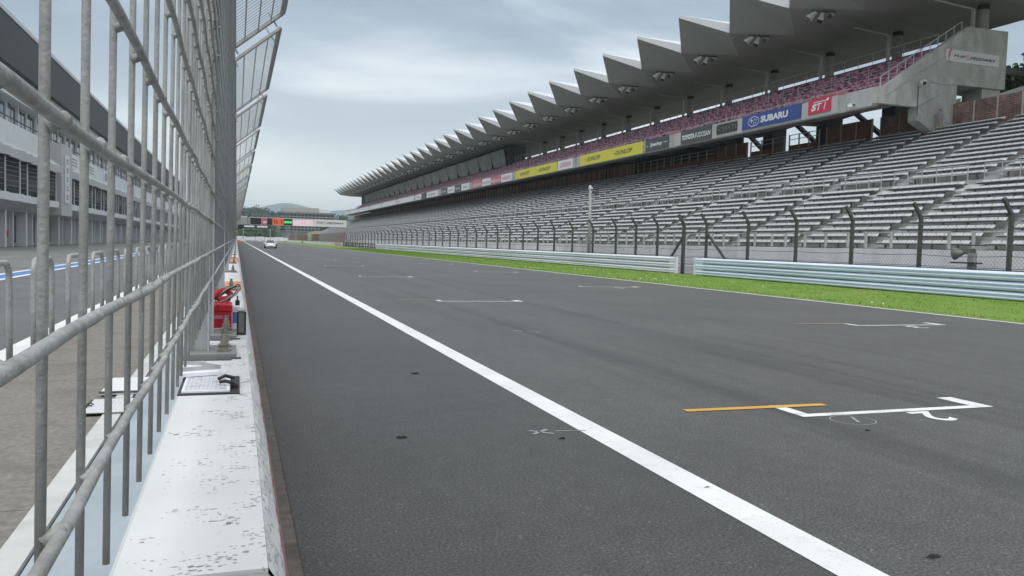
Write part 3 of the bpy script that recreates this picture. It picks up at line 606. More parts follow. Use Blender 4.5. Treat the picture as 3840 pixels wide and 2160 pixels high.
# ------------------------------------------------------------------ hoop barriers along the pit lane
ordn = ['nearest', 'second', 'third', 'fourth', 'fifth', 'sixth', 'seventh', 'eighth', 'ninth', 'tenth', 'eleventh', 'twelfth', 'thirteenth', 'fourteenth', 'fifteenth', 'sixteenth', 'seventeenth', 'eighteenth', 'nineteenth', 'twentieth']
hoop = thing('hoop_barrier', 'galvanised hoop barrier beside the pit lane line, nearest of the row', 'barrier', (0, 0, 0), 'hoop barriers along the pit lane')
q = MB(); pts = [(0, 0, .012), (0, 0, .55), (0, 0, 1.0)]
for k in range(1, 7): a = R(15 * k); pts.append((0, .16 - .16 * math.cos(a), 1.0 + .16 * math.sin(a)))
pts += [(0, 1.02 - p[1], p[2]) for p in reversed(pts)]
q.path(pts, .034, 12); part(q, 'hoop', 'galv', hoop, True)
for yy in (0, 1.02):
    q = MB(); q.bbox(-.09, .09, yy - .06, yy + .06, .0125, .022, .003)
    o = part(q, 'foot_plate', 'plate', hoop)
    for sx in (-1, 1): q = MB(); q.tube((sx * .065, yy, .0225), (sx * .065, yy, .045), .011, 6); q.build('bolt', 'bolt', o, at=(0, 0, 0))
hoop.location = (-2.34, 8.95, 0); WLOC[hoop.name] = Vector(hoop.location)
for k in range(1, 20): copy_thing(hoop, (-2.34, 8.95 + 2.12 * k, 0), 'galvanised hoop barrier beside the pit lane line, %s from the near end of the row' % ordn[k])

# ------------------------------------------------------------------ guardrails on the far side
WPROF = [(.04, .0), (.02, .004), (-.10, .055), (-.125, .10), (-.03, .15), (-.03, .178), (-.125, .23), (-.10, .27), (.02, .318), (.04, .322)]
def guardrail(y0, y1, m, label, joint):
    t = thing('guardrail', label, 'guardrail', (25.6, (y0 + y1) / 2, 0))
    prof = WPROF + [(x + .006, z) for x, z in reversed(WPROF)]
    for k in range(3):
        q = MB(); q.sweep([(25.6 + x, .04 + .352 * k + z) for x, z in prof], y0, y1)
        part(q, 'rail_beam', m, t)
    for k in range(4): q = MB(); q.box(25.645, 25.66, y0, y1, .02 + .352 * k, .05 + .352 * k); part(q, 'gap_shade', 'black_steel', t)  # added black strips, standing for the shade lines between the beams
    y = y0 + 1.0; i = 0
    while y < y1 and i < 60:
        q = MB(); q.bar((25.68, y, 0), (25.68, y, 1.06), .09, .12, (0, 1, 0)); part(q, 'post', 'galv_dark', t); y += max(2.0, (y1 - y0) / 58); i += 1
    q = MB(); y = y0 + 2
    while y < min(y1, y0 + 60):
        for k in range(3):
            for dz in (0,):
                for dy in (0, .13): q.tube((25.57, y + dy, .04 + .352 * k + .162), (25.585, y + dy, .04 + .352 * k + .162), .013, 6)
        y += 2
    part(q, 'bolt', 'black_steel', t, kind='stuff')
    for i in range(12):
        yj = y0 + 3.1 + 4 * i
        if yj + .4 > y1: break
        for k in range(3): q = MB(); q.sweep([(25.593 + x, .04 + .352 * k + z) for x, z in prof], yj, yj + .34); part(q, 'lap_joint', m, t)
    q = MB(); q.bbox(25.52, 25.62, joint - .45, joint + .45, .06, 1.08, .01)
    for k in range(3): pass
    part(q, 'end_piece', m, t)
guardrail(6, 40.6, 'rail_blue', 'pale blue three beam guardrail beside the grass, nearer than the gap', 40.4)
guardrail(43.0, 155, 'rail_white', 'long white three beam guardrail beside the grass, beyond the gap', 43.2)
t = thing('guardrail', 'dark open two rail barrier in front of the catch fence before the brown screen', 'guardrail', (25.6, 180, 0))
q = MB()
for z in (.35, 1.0): q.bar((25.6, 155.5, z), (25.6, 205, z), .1, .16)
part(q, 'rail_beam', 'black_steel', t)
for k in range(17): q = MB(); q.bar((25.6, 156 + 3 * k, 0), (25.6, 156 + 3 * k, 1.05), .12, .12); part(q, 'post', 'black_steel', t)

# catch fence
cf = thing('catch_fence', 'dark steel catch fence with cranked posts and wire mesh behind the guardrails', 'fence', (26.3, 60, 0))
cposts = [13.3, 17.2, 21.2, 25.2, 29, 32.8, 36.74, 40.8, 43.1, 46.6, 49.6, 52.7, 56.7, 60.7] + [60.7 + 4.0 * k for k in range(1, 37)]
for y in cposts:
    q = MB(); w = .17 if abs(y - 43.1) < .1 else .13; x = 26.3 if w < .15 else 26.15
    q.bar((x, y, 0), (x, y, 3.12), w, w, (0, 1, 0)); q.bar((x, y, 3.08), (x - .42, y, 3.68), w * .9, w * .9, (0, 1, 0))
    part(q, 'post', 'galv_dark', cf)
for (ya, yb) in ((43.1, 45.0), (40.8, 38.9)):
    q = MB(); q.bar((26.3, ya, 2.6), (26.4, yb, 1.0), .11, .11); q.bar((26.4, yb, 1.0), (26.43, yb + (yb - ya) * .55, 0), .11, .11); part(q, 'brace', 'galv_dark', cf)
q = MB()
for z, sag in ((.35, .02), (.7, .02), (1.15, .015), (1.6, .05), (1.82, .03), (3.05, .01)):
    for i in range(len(cposts) - 1):
        y0, y1 = cposts[i], cposts[i + 1]; s = sag * (rnd.random() + .2)
        q.path([(26.24, y0 + (y1 - y0) * k / 4, z - s * (1 - (k / 2 - 1) ** 2)) for k in range(5)], .011 if y0 < 60 else .014, 4)
part(q, 'cable', 'galv_dark', cf)
q = MB(); p = .17; y = 12.0
while y < 62:
    for s in (1, -1):
        y1 = y + s * 3.0; q.tube((26.24, y, .1), (26.24, y1, 3.1), .0045, 3, cap=False)
    y += p
part(q, 'wire_mesh', 'chainlink', cf)
q = MB()
for z in (.25, .45, .65, .85, 1.05): q.tube((25.65, 40.6, z), (26.1, 41.9, z), .011, 5); q.tube((26.1, 41.9, z), (25.65, 43.0, z), .011, 5)
part(q, 'gap_chain', 'black_steel', cf)

# low white wall and poles in front of the seats
t = thing('spectator_wall', 'long low white concrete wall behind the catch fence at the foot of the seats', 'wall', (28.6, 150, 0))
for k in range(60):
    y0 = 8 + 5.2 * k; q = MB(); q.box(28.5, 28.75, y0, y0 + 5.18, 0, 1.83 + .0 * k)
    if k < 60: part(q, 'wall_block', 'white_concrete', t)
t = thing('camera_pole', 'tall grey pole with a small camera head standing behind the catch fence', 'pole', (27.5, 60, 0))
q = MB(); q.tube((27.5, 60, 0), (27.5, 60, 6.3), .14, 12, .12); part(q, 'pole', 'galv', t, True)
q = MB(); q.bbox(27.4, 27.62, 59.8, 60.3, 6.3, 6.42, .02); q.tube((27.48, 60.1, 6.42), (27.48, 60.1, 6.62), .13, 12, .09); part(q, 'camera_head', 'lamp_white', t)
q = MB(); q.bar((27.5, 60, 5.9), (27.6, 59.2, 6.1), .06, .06); q.bbox(27.5, 27.75, 59.0, 59.3, 5.8, 6.1, .02); part(q, 'bracket', 'galv_dark', t)
t = thing('horn_speaker', 'grey horn loudspeaker on a short post behind the near guardrail', 'loudspeaker', (27.2, 23.6, 0))
q = MB(); q.bbox(27.1, 27.3, 23.35, 23.65, 0, 1.7, .02); part(q, 'post', 'concrete', t)
q = MB(); q.box(26.95, 27.4, 23.2, 24.3, 1.28, 1.34); part(q, 'bracket', 'black_steel', t)
q = MB(); q.tube((27.1, 24.25, 1.66), (27.2, 23.8, 1.74), .25, 20, .05); q.tube((27.2, 23.8, 1.74), (27.25, 23.45, 1.78), .10, 12); part(q, 'horn', 'plate', t, True)
q = MB(); q.tube((27.095, 24.255, 1.66), (27.12, 24.18, 1.67), .21, 20, .08); part(q, 'horn_mouth', 'plate_dark', t)
q = MB(); q.bbox(27.05, 27.4, 23.1, 23.9, 1.98, 2.03, .01); part(q, 'rain_cover', 'galv_dark', t)

# ------------------------------------------------------------------ lower open seating
BX0, PIT = 29.3, .70
rows = []
for k in range(10): rows.append((BX0 + .35 + PIT * k, 1.72 + .365 * k))
for k in range(13): rows.append((37.45 + PIT * k, 5.72 + .362 * k))
YA, YB = 13.7, 343.7
bl = thing('seating_terrace', 'long open concrete terrace of pale grey seats rising beside the track', 'seating terrace', (29.3, 150, 0))
prof = [(29.2, 0), (29.2, 1.72)]
for i, (x, z) in enumerate(rows):
    if i == 10: prof += [(36.65, 5.40), (37.45, 5.40)]
    prof += [(x, prof[-1][1]), (x, z)] if prof[-1][1] != z else [(x, z)]
prof += [(46.55, rows[-1][1]), (46.55, 10.3), (49.5, 10.3), (49.5, 0)]
b = MB(); b.sweep(prof, YA - 6, YB); part(b, 'terrace_step', 'terrace', bl)
b = MB()
for k in range(-1, 56):
    ya = 13.7 + 6 * k
    for i, (x, z) in enumerate(rows):
        zp = rows[i - 1][1] if i not in (0, 10) else (1.5 if i == 0 else 5.40)
        b.box(x - .35, x - .003, ya - .45, ya + .45, zp + .004, (z + zp) / 2)
part(b, 'aisle_step', 'concrete_light', bl, kind='stuff')
def bench_mesh():
    b = MB()
    for i in range(10):
        y = .52 + .5 * i; y0, y1 = y - .0, y + .455
        # seat pan, front lip and low back, one dished shell
        vs = []
        pr = [(-.05, .40), (-.04, .435), (.10, .425), (.30, .42), (.385, .50), (.415, .56), (.43, .555), (.40, .48), (.32, .40), (.0, .385)]
        b.sweep([(x, z) for x, z in pr], y0, y1)
    b.sweep([(.02, .33), (.30, .33), (.30, .384), (.02, .384)], .42, 5.58, 1)
    for i in range(4): b.box(.12, .2, .9 + 1.38 * i, .96 + 1.38 * i, 0, .33, 1)
    return b
bm_ = bench_mesh(); bench_me = None; cand = []
for k in range(-1, 55):
    for i, (x, z) in enumerate(rows): cand.append((13.7 + 6 * k, x + .14, z))
def cdist(c): return math.hypot(c[1], c[0] + 3)
vis = [c for c in cand if c[0] + 3 > c[1] * .55]; vis.sort(key=cdist); nearset = set(vis[:100])
first = None; rest = MB()
for c in cand:
    y, x, z = c
    if c in nearset:
        if first is None:
            first = bm_.build('bench_row', ['seat', 'seat_steel'], bl, at=(0, 0, 0)); o = first
        else: o = first.copy(); COL.objects.link(o)
        o.location = Vector((x, y, z)) - WLOC[bl.name]
    else:
        off = len(rest.v); rest.v += [(px + x, py + y, pz + z) for px, py, pz in bm_.v]; rest.f += [tuple(q + off for q in f) for f in bm_.f]; rest.m += bm_.m
part(rest, 'bench_row', ['seat', 'seat_steel'], bl, kind='stuff')
# handrails in front of the first row and along the middle walkway
b = MB()
for k in range(-1, 55):
    y0 = 13.7 + 6 * k + .5
    for z in (6.42, 5.95): b.tube((36.62, y0, z), (36.62, y0 + 5, z), .035, 5)
    b.box(36.55, 36.66, y0, y0 + 5, 5.40, 5.52)
    for i in range(6): b.tube((36.62, y0 + i, 5.4), (36.62, y0 + i, 6.42), .03, 5)
part(b, 'handrail', 'galv_bright', bl, kind='stuff')
b = MB()
for k in range(-1, 55):
    y0 = 13.7 + 6 * k + .5
    for z in (2.60,): b.tube((29.0, y0, z), (29.0, y0 + 5, z), .03, 5)
    for i in range(4): b.box(28.95, 29.05, y0 + 1.6 * i, y0 + .1 + 1.6 * i, 1.5, 2.6)
part(b, 'handrail', 'concrete_light', bl, kind='stuff')
b = MB(); b.box(28.76, 29.19, 8, 340, 0, 1.5); part(b, 'front_walkway', 'concrete', bl)

# brown screen fence along the top row
bf = thing('screen_fence', 'reddish brown screen fence with tan posts along the top row of seats', 'fence', (47.2, 150, 10.3))
segs = [(37.7, 43.0, 'b'), (43.9, 49.5, 'b'), (50.4, 55.5, 'p'), (56.4, 60.3, 'o'), (61.0, 66.0, 'low'), (66.6, 72.0, 'p'), (72, 80.5, 'panel'), (81, 89, 'panel'), (90, 97.5, 'p')]
y = 98.4
while y < 338: segs.append((y, y + 8.6, 'p')); y += 9.0
post = MB(); pb = MB(); pp = MB(); pl = MB(); rl = MB()
for y0, y1, kd in segs:
    n = max(3, int((y1 - y0) / 1.6)); ht = {'b': 1.9, 'p': 1.92, 'o': .9, 'low': .9, 'panel': 1.1}[kd]
    q = MB(); q.box(47.16, 47.24, y0, y1, 10.3, 10.3 + ht); part(q, {'b': 'brick_panel', 'low': 'low_panel'}.get(kd, 'screen_panel'), {'b': 'brick_wall', 'low': 'brown_light'}.get(kd, 'brick'), bf)
    for i in range(n + 1):
        yy = y0 + (y1 - y0) * i / n; post.box(47.08, 47.165 if kd != 'b' else 47.145, yy - .05, yy + .05, 10.3, 10.3 + max(ht, 1.85))
    if kd in ('o', 'low', 'panel'):
        for z in (12.1, 11.7): rl = MB(); rl.tube((47.12, y0, z), (47.12, y1, z), .035, 5); part(rl, 'handrail', 'tan_post', bf)
part(post, 'post', 'tan_post', bf, kind='stuff')
for (y0, y1) in ((66.3, 73.5), (74.6, 82)):
    t = MB(); t.box(46.75, 46.9, y0, y1, 10.1, 11.0); part(t, 'stair_parapet', 'brown_light', bf)

# ------------------------------------------------------------------ covered grandstand
gs = thing('grandstand', 'huge concrete grandstand with maroon seats under a folded white roof', 'grandstand', (49, 190, 0))
YE, YF = 43.5, 326.0
SL = .626
# front fascia beam in bays of 24 m
fb = MB()
js = [43.96, 46.9, 70.3] + [70.3 + 24 * k for k in range(1, 11)] + [YF]
for i in range(len(js) - 1):
    fb.box(41.0, 41.5, js[i] + (.4 if i else 0), js[i + 1] - .4, 11.75, 13.0)
    fb.box(41.2, 41.5, js[i + 1] - .4, js[i + 1] + .4, 11.75, 13.0)
part(fb, 'fascia_beam', 'concrete_light', gs)
# sloping deck, soffit stepped
dk = MB(); upr = []
prof = [(41.5, 12.35)]
for k in range(10):
    x = 41.9 + .68 * k; z = 12.45 + .43 * k; upr.append((x, z)); prof += [(x, prof[-1][1]), (x, z)]
prof += [(48.7, prof[-1][1]), (48.7, 16.97), (51.3, 16.97), (51.3, 16.3), (48.6, 15.9), (42.6, 11.76), (41.5, 11.76)]
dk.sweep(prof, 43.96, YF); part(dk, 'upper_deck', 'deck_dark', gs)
# deck girders under the deck, piers and rear structure
for k in range(1, 36):
    y = 45.05 + 8 * k; gd = MB(); pl_ = [(42.6, 11.75), (44.4, 11.8), (52.6, 14.6), (52.6, 16.25), (48.62, 15.88)]
    gd.add([(x, y - .45, z) for x, z in pl_] + [(x, y + .45, z) for x, z in pl_], [(0, 1, 2, 3, 4), (9, 8, 7, 6, 5)] + [(i, 5 + i, 5 + (i + 1) % 5, (i + 1) % 5) for i in range(5)])
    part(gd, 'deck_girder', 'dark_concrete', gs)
for k in range(1, 36):
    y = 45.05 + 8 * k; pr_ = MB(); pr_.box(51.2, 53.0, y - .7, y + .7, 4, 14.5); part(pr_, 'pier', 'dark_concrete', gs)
st = MB()
for k in range(1, 5): y = 45.05 + 8 * k; st.bar((53, y - .5, 15.6), (53.2, y - 7, 10.8), .5, .3)
part(st, 'stair_beam', 'dark_concrete', gs)
sb = MB(); sb.box(53.01, 53.3, 76, YF, 9, 16.3); part(sb, 'rear_wall', 'dark_concrete', gs)
# end wall
ew = MB(); o = [(41.0, 11.87), (44.5, 11.87), (44.6, 11.87), (47.95, 11.87)]
poly = [(41.0, 11.87), (41.0, 12.98), (41.55, 13.0), (48.7, 17.83), (52.53, 17.9), (52.5, 13.75), (50.7, 13.72), (50.7, 9.0), (50.6, 9.0), (50.6, 13.72), (48.0, 13.7), (48.0, 10.7), (44.55, 10.7), (44.55, 11.87)]
def extr(mb, pts, y0, y1, mi=0):
    n = len(pts); mb.add([(x, y0, z) for x, z in pts] + [(x, y1, z) for x, z in pts], [tuple(range(n)), tuple(range(2 * n - 1, n - 1, -1))] + [(i, n + i, n + (i + 1) % n, (i + 1) % n) for i in range(n)], mi)
extr(ew, [(41.0, 11.87), (44.55, 11.87), (48.0, 13.7), (52.5, 13.75), (52.53, 17.9), (48.7, 17.83), (41.55, 13.0), (41.0, 12.98)], YE, 43.95)
ew.box(48.0, 52.4, 43.955, 46.6, 13.76, 16.2); extr(ew, [(46.9, 9.5), (48.0, 9.5), (48.0, 13.695), (46.9, 13.12)], YE + .004, 44.4); extr(ew, [(44.6, 10.95), (46.895, 9.8), (46.895, 13.1), (44.6, 11.86)], YE + .004, 44.4)
ew.box(50.7, 52.45, YE + .3, 45.5, 9, 13.75)
ew.box(47.9, 53, 60, 61, 9, 9.1) if False else None
endw = part(ew, 'end_wall', 'stand_wall', gs)
ed = MB(); ed.bar((41.62, YE - .03, 12.46), (46.8, YE - .03, 15.52), .06, .09); ed.box(44.5, 48.0, YE - .06, YE - .002, 13.62, 13.74); ed.box(42.93, 42.99, YE - .02, YE - .001, 11.88, 13.1)
ed.build('wall_moulding', 'concrete_light', endw, at=WLOC[endw.name])
# seats of the upper deck
def ubench(seed):
    b = MB(); g = random.Random(seed)
    for i in range(15):
        y = .2 + .5 * i
        if g.random() < .13: continue
        up = g.random() < .3
        if up: b.sweep([(.20, .14), (.30, .14), (.33, .36), (.24, .38)], y, y + .41)
        else: b.sweep([(-.02, .14), (-.02, .18), (.29, .17), (.33, .14)], y, y + .41)
        b.sweep([(.315, .20), (.35, .46), (.385, .46), (.36, .20)], y, y + .41, 2)
    b.box(.08, .16, .15, 7.75, .08, .139, 1)
    for i in range(5): b.box(.1, .14, .5 + 1.6 * i, .56 + 1.6 * i, 0, .0805, 1)
    return b
ums = [ubench(k) for k in range(5)]; um = ums[0]
ucand = [(43.99 + 8 * k, x + .12, z) for k in range(35) for (x, z) in upr]
ucand.sort(key=lambda c: math.hypot(c[0], c[1])); first = None; rest = MB()
for n_, (y, x, z) in enumerate(ucand):
    um = ums[n_ % 5]
    if n_ < 100:
        if n_ < 5: o = um.build('seat_row', ['seat_pink', 'galv_bright', 'seat_pale'], gs, at=(0, 0, 0)); protos = (protos if n_ else []) + [o]
        else: o = protos[n_ % 5].copy(); COL.objects.link(o)
        o.location = Vector((x, y, z)) - WLOC[gs.name]
    else:
        off = len(rest.v); rest.v += [(px + x, py + y, pz + z) for px, py, pz in um.v]; rest.f += [tuple(q + off for q in f) for f in um.f]; rest.m += um.m
part(rest, 'seat_row', ['seat_pink', 'galv_bright', 'seat_pale'], gs, kind='stuff')
# rails of the upper deck
hr = MB()
for k in range(int((YF - 46) / 1.6)):
    y = 46.2 + 1.6 * k; hr.tube((48.9, y, 16.75), (48.9, y, 17.95), .03, 4)
hr.tube((48.9, 46.2, 17.95), (48.9, YF, 17.95), .035, 5); hr.tube((48.9, 46.2, 17.45), (48.9, YF, 17.45), .02, 4)
part(hr, 'rear_handrail', 'concrete_light', gs)
hr = MB()
for k in range(int((YF - 47) / 2)):
    y0 = 47 + 2 * k; hr.tube((45.2, y0, 14.6), (45.2, y0, 15.7), .035, 4); hr.tube((41.7, y0 + 1.2, 12.4), (41.7, y0 + 1.2, 13.45), .04, 4)
    if k % 12 == 1: hr.box(43.4, 43.46, y0, y0 + 2.4, 13.4, 14.0, 1)
hr.tube((41.7, 46.7, 13.45), (41.7, YF, 13.45), .035, 4)
part(hr, 'seat_handrail', ['concrete_light', 'pink_ink'], gs, kind='stuff')
hr = MB(); pts = [(41.5 + .70 * i, 43.85, 12.98 + .452 * i) for i in range(11)]
for p in pts: hr.tube(p, (p[0], p[1], p[2] + .75), .035, 5)
hr.tube((pts[0][0], 43.85, pts[0][2] + .75), (pts[-1][0], 43.85, pts[-1][2] + .75), .035, 5); part(hr, 'end_handrail', 'concrete_light', gs)
# roof
YT = [33 + 8 * k for k in range(39)]
ks = MB(); sf = MB(); we = MB(); tp = MB()
Tt = lambda y: (38.0, y, 22.68); Nn = lambda y: (40.8, y, 20.68); Pp = lambda y: (44.6, y, 19.95)
for y in YT:
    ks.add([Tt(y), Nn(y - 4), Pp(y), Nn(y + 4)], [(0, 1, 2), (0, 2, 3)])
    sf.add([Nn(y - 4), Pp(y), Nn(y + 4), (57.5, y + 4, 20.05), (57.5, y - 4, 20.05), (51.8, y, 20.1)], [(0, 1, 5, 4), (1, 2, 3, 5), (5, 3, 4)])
    for s in (-1, 1):
        a, c = Vector(Tt(y)), Vector(Nn(y + 4 * s)); we.add([a, c, c + Vector((0, 0, .82)), a + Vector((0, 0, .26))], [(0, 1, 2, 3) if s < 0 else (3, 2, 1, 0)])
    rg = (38.0, y, 22.94); rr = (57.5, y, 22.5)
    for s in (-1, 1):
        v = (40.8, y + 4 * s, 21.5); vr = (57.5, y + 4 * s, 21.6); tp.add([rg, v, vr, rr], [(0, 1, 2, 3)])
    for s in (-1, 1): tp.add([(57.5, y, 20.05), (57.5, y + 4 * s, 20.05), (57.5, y + 4 * s, 21.6), rr], [(0, 1, 2, 3)])
tp.add([(40.8, 29, 20.68), (57.5, 29, 20.05), (57.5, 29, 21.6), (40.8, 29, 21.5)], [(0, 1, 2, 3)]); tp.add([(40.8, 341, 20.68), (57.5, 341, 20.05), (57.5, 341, 21.6), (40.8, 341, 21.5)], [(0, 1, 2, 3)])
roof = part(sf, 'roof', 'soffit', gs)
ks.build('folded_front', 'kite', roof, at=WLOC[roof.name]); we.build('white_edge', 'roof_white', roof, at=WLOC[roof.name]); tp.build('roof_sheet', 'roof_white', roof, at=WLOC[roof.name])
for k in range(35):
    y = 45.05 + 8 * k; q = MB(); q.tube((51.8, y, 16.3), (51.8, y, 19.75), .40, 16); o = part(q, 'roof_column', 'concrete', gs, False)
    if k < 12:
        q = MB(); q.tube((51.8, y, 19.75), (51.8, y, 20.09), .405, 16); q.build('collar', 'dark', o, at=WLOC[o.name])
        q = MB(); q.box(50.75, 50.95, y - .1, y + .1, 16.75, 19.7); q.bar((50.85, y, 19.7), (47.4, y + .2, 20.0), .12, .12); q.build('downpipe', 'concrete_light', o, at=WLOC[o.name])
# glazed lounge beneath the roof at the far end
gl = MB(); fr = MB()
for k in range(20):
    y0 = 142 + 8.6 * k
    if y0 + 8 > YF: break
    fr = MB(); fr.box(47.4, 47.6, y0 - .35, y0, 16.4, 19.9); part(fr, 'mullion', 'dark', gs)
    gl.add([(47.7, y0, 16.5), (47.7, y0 + 8.2, 16.5), (46.9, y0 + 8.2, 19.4), (46.9, y0, 19.4)], [(0, 1, 2, 3)])
gl.box(47.75, 51, 141, YF, 16.4, 19.9, 1); part(gl, 'glazed_lounge', ['green_glass', 'dark_concrete'], gs)

# ------------------------------------------------------------------ signs on the fascia
def fsign(name, label, y1, y0, z0, z1, board, items, cat='sign', frame=None):   # y1 = far end (left in the picture)
    Wd, Hd = y1 - y0, z1 - z0; F = Face((40.93, y1, z0), (0, -1, 0), (0, 0, 1), Wd, Hd)
    t = thing(name, label, cat, (40.95, (y0 + y1) / 2, z0))
    q = MB(); F.slab(q, .05); part(q, 'board', board, t)
    for nm, m, fn in items:
        q = MB(); fn(F, q); part(q, nm, m, t)
    return t
T = lambda s, a0, a1, b0, b1, bold=.0, sh=0.0: (lambda F, q: F.text(q, s, F.W * a0, F.W * a1, F.H * b0, F.H * b1, bold, sh))
def sti(F, q):
    w, h = F.W, F.H; F.text(q, 'S', w * .14, w * .40, h * .18, h * .64, .06, .25); F.text(q, 'T', w * .40, w * .62, h * .18, h * .64, .022, .25); F.text(q, 'I', w * .70, w * .80, h * .18, h * .64, .022, .25)
    F.poly(q, [(w * .26, h * .76), (w * .80, h * .76), (w * .88, h * .88), (w * .94, h * .88), (w * .90, h * .70), (w * .25, h * .70)], .016)
fsign('sign', 'red sign with a white angular logo near the end of the stand', 50.37, 47.95, 12.0, 13.12, 'red', [('logo', 'white', sti)])
def subaru(F, q):
    F.ring(q, F.W * .215, F.H * .47, F.W * .098, F.H * .36, .05, n=36)
    def star(a, b, ra, rb):
        pts = []
        for i in range(8):
            k = 1 if i % 2 == 0 else .22; pts.append((a + math.cos(R(45 * i)) * ra * k, b + math.sin(R(45 * i)) * rb * k))
        F.poly(q, pts)
    cx, cy = F.W * .215, F.H * .47
    star(cx - .28, cy + .1, .36, .26)
    for dx, dy in ((.16, .16), (.42, .08), (.02, -.12), (.26, -.14), (.05, -.3)): star(cx + dx, cy + dy, .14, .12)
fsign('sign', 'wide blue sign with a star oval and bold white letters', 58.72, 51.2, 11.9, 13.06, 'blue', [('emblem', 'white', subaru), ('lettering', 'white', T('SUBARU', .34, .80, .28, .74, .045))])
def segs_(F, q):
    for k in range(5):
        x0 = F.W * (.30 + .145 * k); w, h = F.W * .095, F.H * .62; y = F.H * .17
        on = ['abcdfg', 'abcdef', 'bcfg', 'abc', 'abcf'][k]
        sg = {'a': (0, h - .07, w, h), 'd': (0, 0, w, .07), 'g': (0, h / 2 - .035, w, h / 2 + .035), 'b': (w - .1, h / 2, w, h), 'c': (w - .1, 0, w, h / 2), 'f': (0, h / 2, .1, h), 'e': (0, 0, .1, h / 2)}
        for c in on: a = sg[c]; F.poly(q, [(x0 + a[0], y + a[1]), (x0 + a[2], y + a[1]), (x0 + a[2], y + a[3]), (x0 + a[0], y + a[3])])
    F.poly(q, [(F.W * .08, F.H * .42), (F.W * .2, F.H * .42), (F.W * .2, F.H * .52), (F.W * .08, F.H * .52)])
fsign('display_board', 'unlit digital display with dull segments beside the blue sign', 62.6, 59.5, 12.02, 12.85, 'board_dark', [('segment', 'segment', segs_)], 'display')
fsign('sign', 'dark grey sign with tall white capitals left of the digital display', 68.7, 63.4, 11.78, 13.05, 'grey_sign', [('lettering', 'white', T('TOYOTA', .04, .47, .28, .66, .06)), ('lettering', 'white', T('FUDOSAN', .49, .97, .28, .66, .012))])
fsign('sign', 'dark grey sign with pale script lettering between two short dashes', 75.8, 71.0, 11.78, 13.0, 'grey_sign', [('lettering', 'white', T('Speedway', .20, .74, .26, .70, .03, .35)), ('dash', 'white', lambda F, q: (F.poly(q, [(.12, .5), (.5, .5), (.5, .56), (.12, .56)]), F.poly(q, [(F.W - 1.0, .62), (F.W - .25, .62), (F.W - .25, .68), (F.W - 1.0, .68)])))])
def dunlop(F, q, a0, a1):
    F.text(q, 'DUNLOP', F.W * (a0 + .025), F.W * a1, F.H * .30, F.H * .70, .025, .30); F.poly(q, [(F.W * a0, F.H * .44), (F.W * a0 + .35, F.H * .5), (F.W * a0, F.H * .56)])
for (y1, y0), lb in (((92.8, 76.5), 'near long yellow banner with two dark italic logos on the stand'), ((117.3, 100.6), 'far long yellow banner with two dark italic logos on the stand')):
    fsign('banner', lb, y1, y0, 11.72, 13.02, 'yellow', [('lettering', 'olive', lambda F, q: dunlop(F, q, .10, .36)), ('lettering', 'olive', lambda F, q: dunlop(F, q, .58, .86))], 'banner')
def redblocks(F, q):
    F.ring(q, F.W * .19, F.H * .45, F.W * .06, F.H * .25, .12, n=16)
    for k in range(4):
        x = F.W * (.30 + .15 * k); w = F.W * .11; y = F.H * .28; h = F.H * .42
        F.poly(q, [(x, y), (x + w * .25, y), (x + w * .25, y + h), (x, y + h)]); F.poly(q, [(x + w * .75, y), (x + w, y), (x + w, y + h), (x + w * .75, y + h)])
        for z in (.0, .4, .85): F.poly(q, [(x, y + h * z), (x + w, y + h * z), (x + w, y + h * (z + .14)), (x, y + h * (z + .14))], .016)
fsign('sign', 'white sign with a row of red characters between the two yellow banners', 100.2, 95.2, 11.75, 13.0, 'white', [('lettering', 'pink_ink', redblocks)])
fsign('sign', 'white sign with faint pink characters left of the far yellow banner', 124.6, 119.4, 11.75, 13.0, 'white', [('lettering', 'pink_ink', redblocks)])
fsign('sign', 'faded red sign with pale capitals, right of the white one between them', 130.3, 124.7, 11.75, 13.0, 'faded_red', [('lettering', 'offwhite', T('NISSAN', .08, .92, .2, .6, .02))])
fsign('sign', 'white sign with grey capitals between two faded red ones', 135.3, 130.35, 11.75, 13.0, 'white', [('lettering', 'grey_ink', T('NISSAN', .1, .9, .25, .6, .01))])
fsign('sign', 'faded red sign with pale capitals, left of the white one between them', 141.7, 135.4, 11.75, 13.0, 'faded_red', [('lettering', 'offwhite', T('NISSAN', .08, .92, .2, .6, .02))])
def blob(a0, a1, b0, b1):
    def fn(F, q):
        n = 5
        for k in range(n):
            x0 = F.W * (a0 + (a1 - a0) * k / n); w = F.W * (a1 - a0) / n * .72
            F.ring(q, x0 + w / 2, F.H * (b0 + b1) / 2, w / 2, F.H * (b1 - b0) / 2, w * .28, n=10)
    return fn
for (y1, y0), bd, ink, lb in (((149.1, 143.8), 'white', 'grey_ink', 'white sign with grey lettering nearest in the alternating white and grey set'), ((154.1, 149.2), 'grey_sign', 'offwhite', 'dark grey sign with pale oval mark, nearer of its alternating set'), ((159.8, 154.2), 'white', 'grey_ink', 'white sign with grey lettering second in the alternating white and grey set'), ((164.8, 159.9), 'grey_sign', 'offwhite', 'dark grey sign with pale oval mark, farther of its alternating set'),
        ((178.9, 168.0), 'white', 'pink_ink', 'white sign with pink marks right of a small black one'), ((184.2, 179.0), 'black', 'grey_ink', 'small black sign between two white ones with pink marks'), ((191.0, 184.3), 'white', 'pink_ink', 'white sign with pink marks left of a small black one')):
    fsign('sign', lb, y1, y0, 11.75, 13.0, bd, [('lettering', ink, blob(.2, .8, .3, .65))])
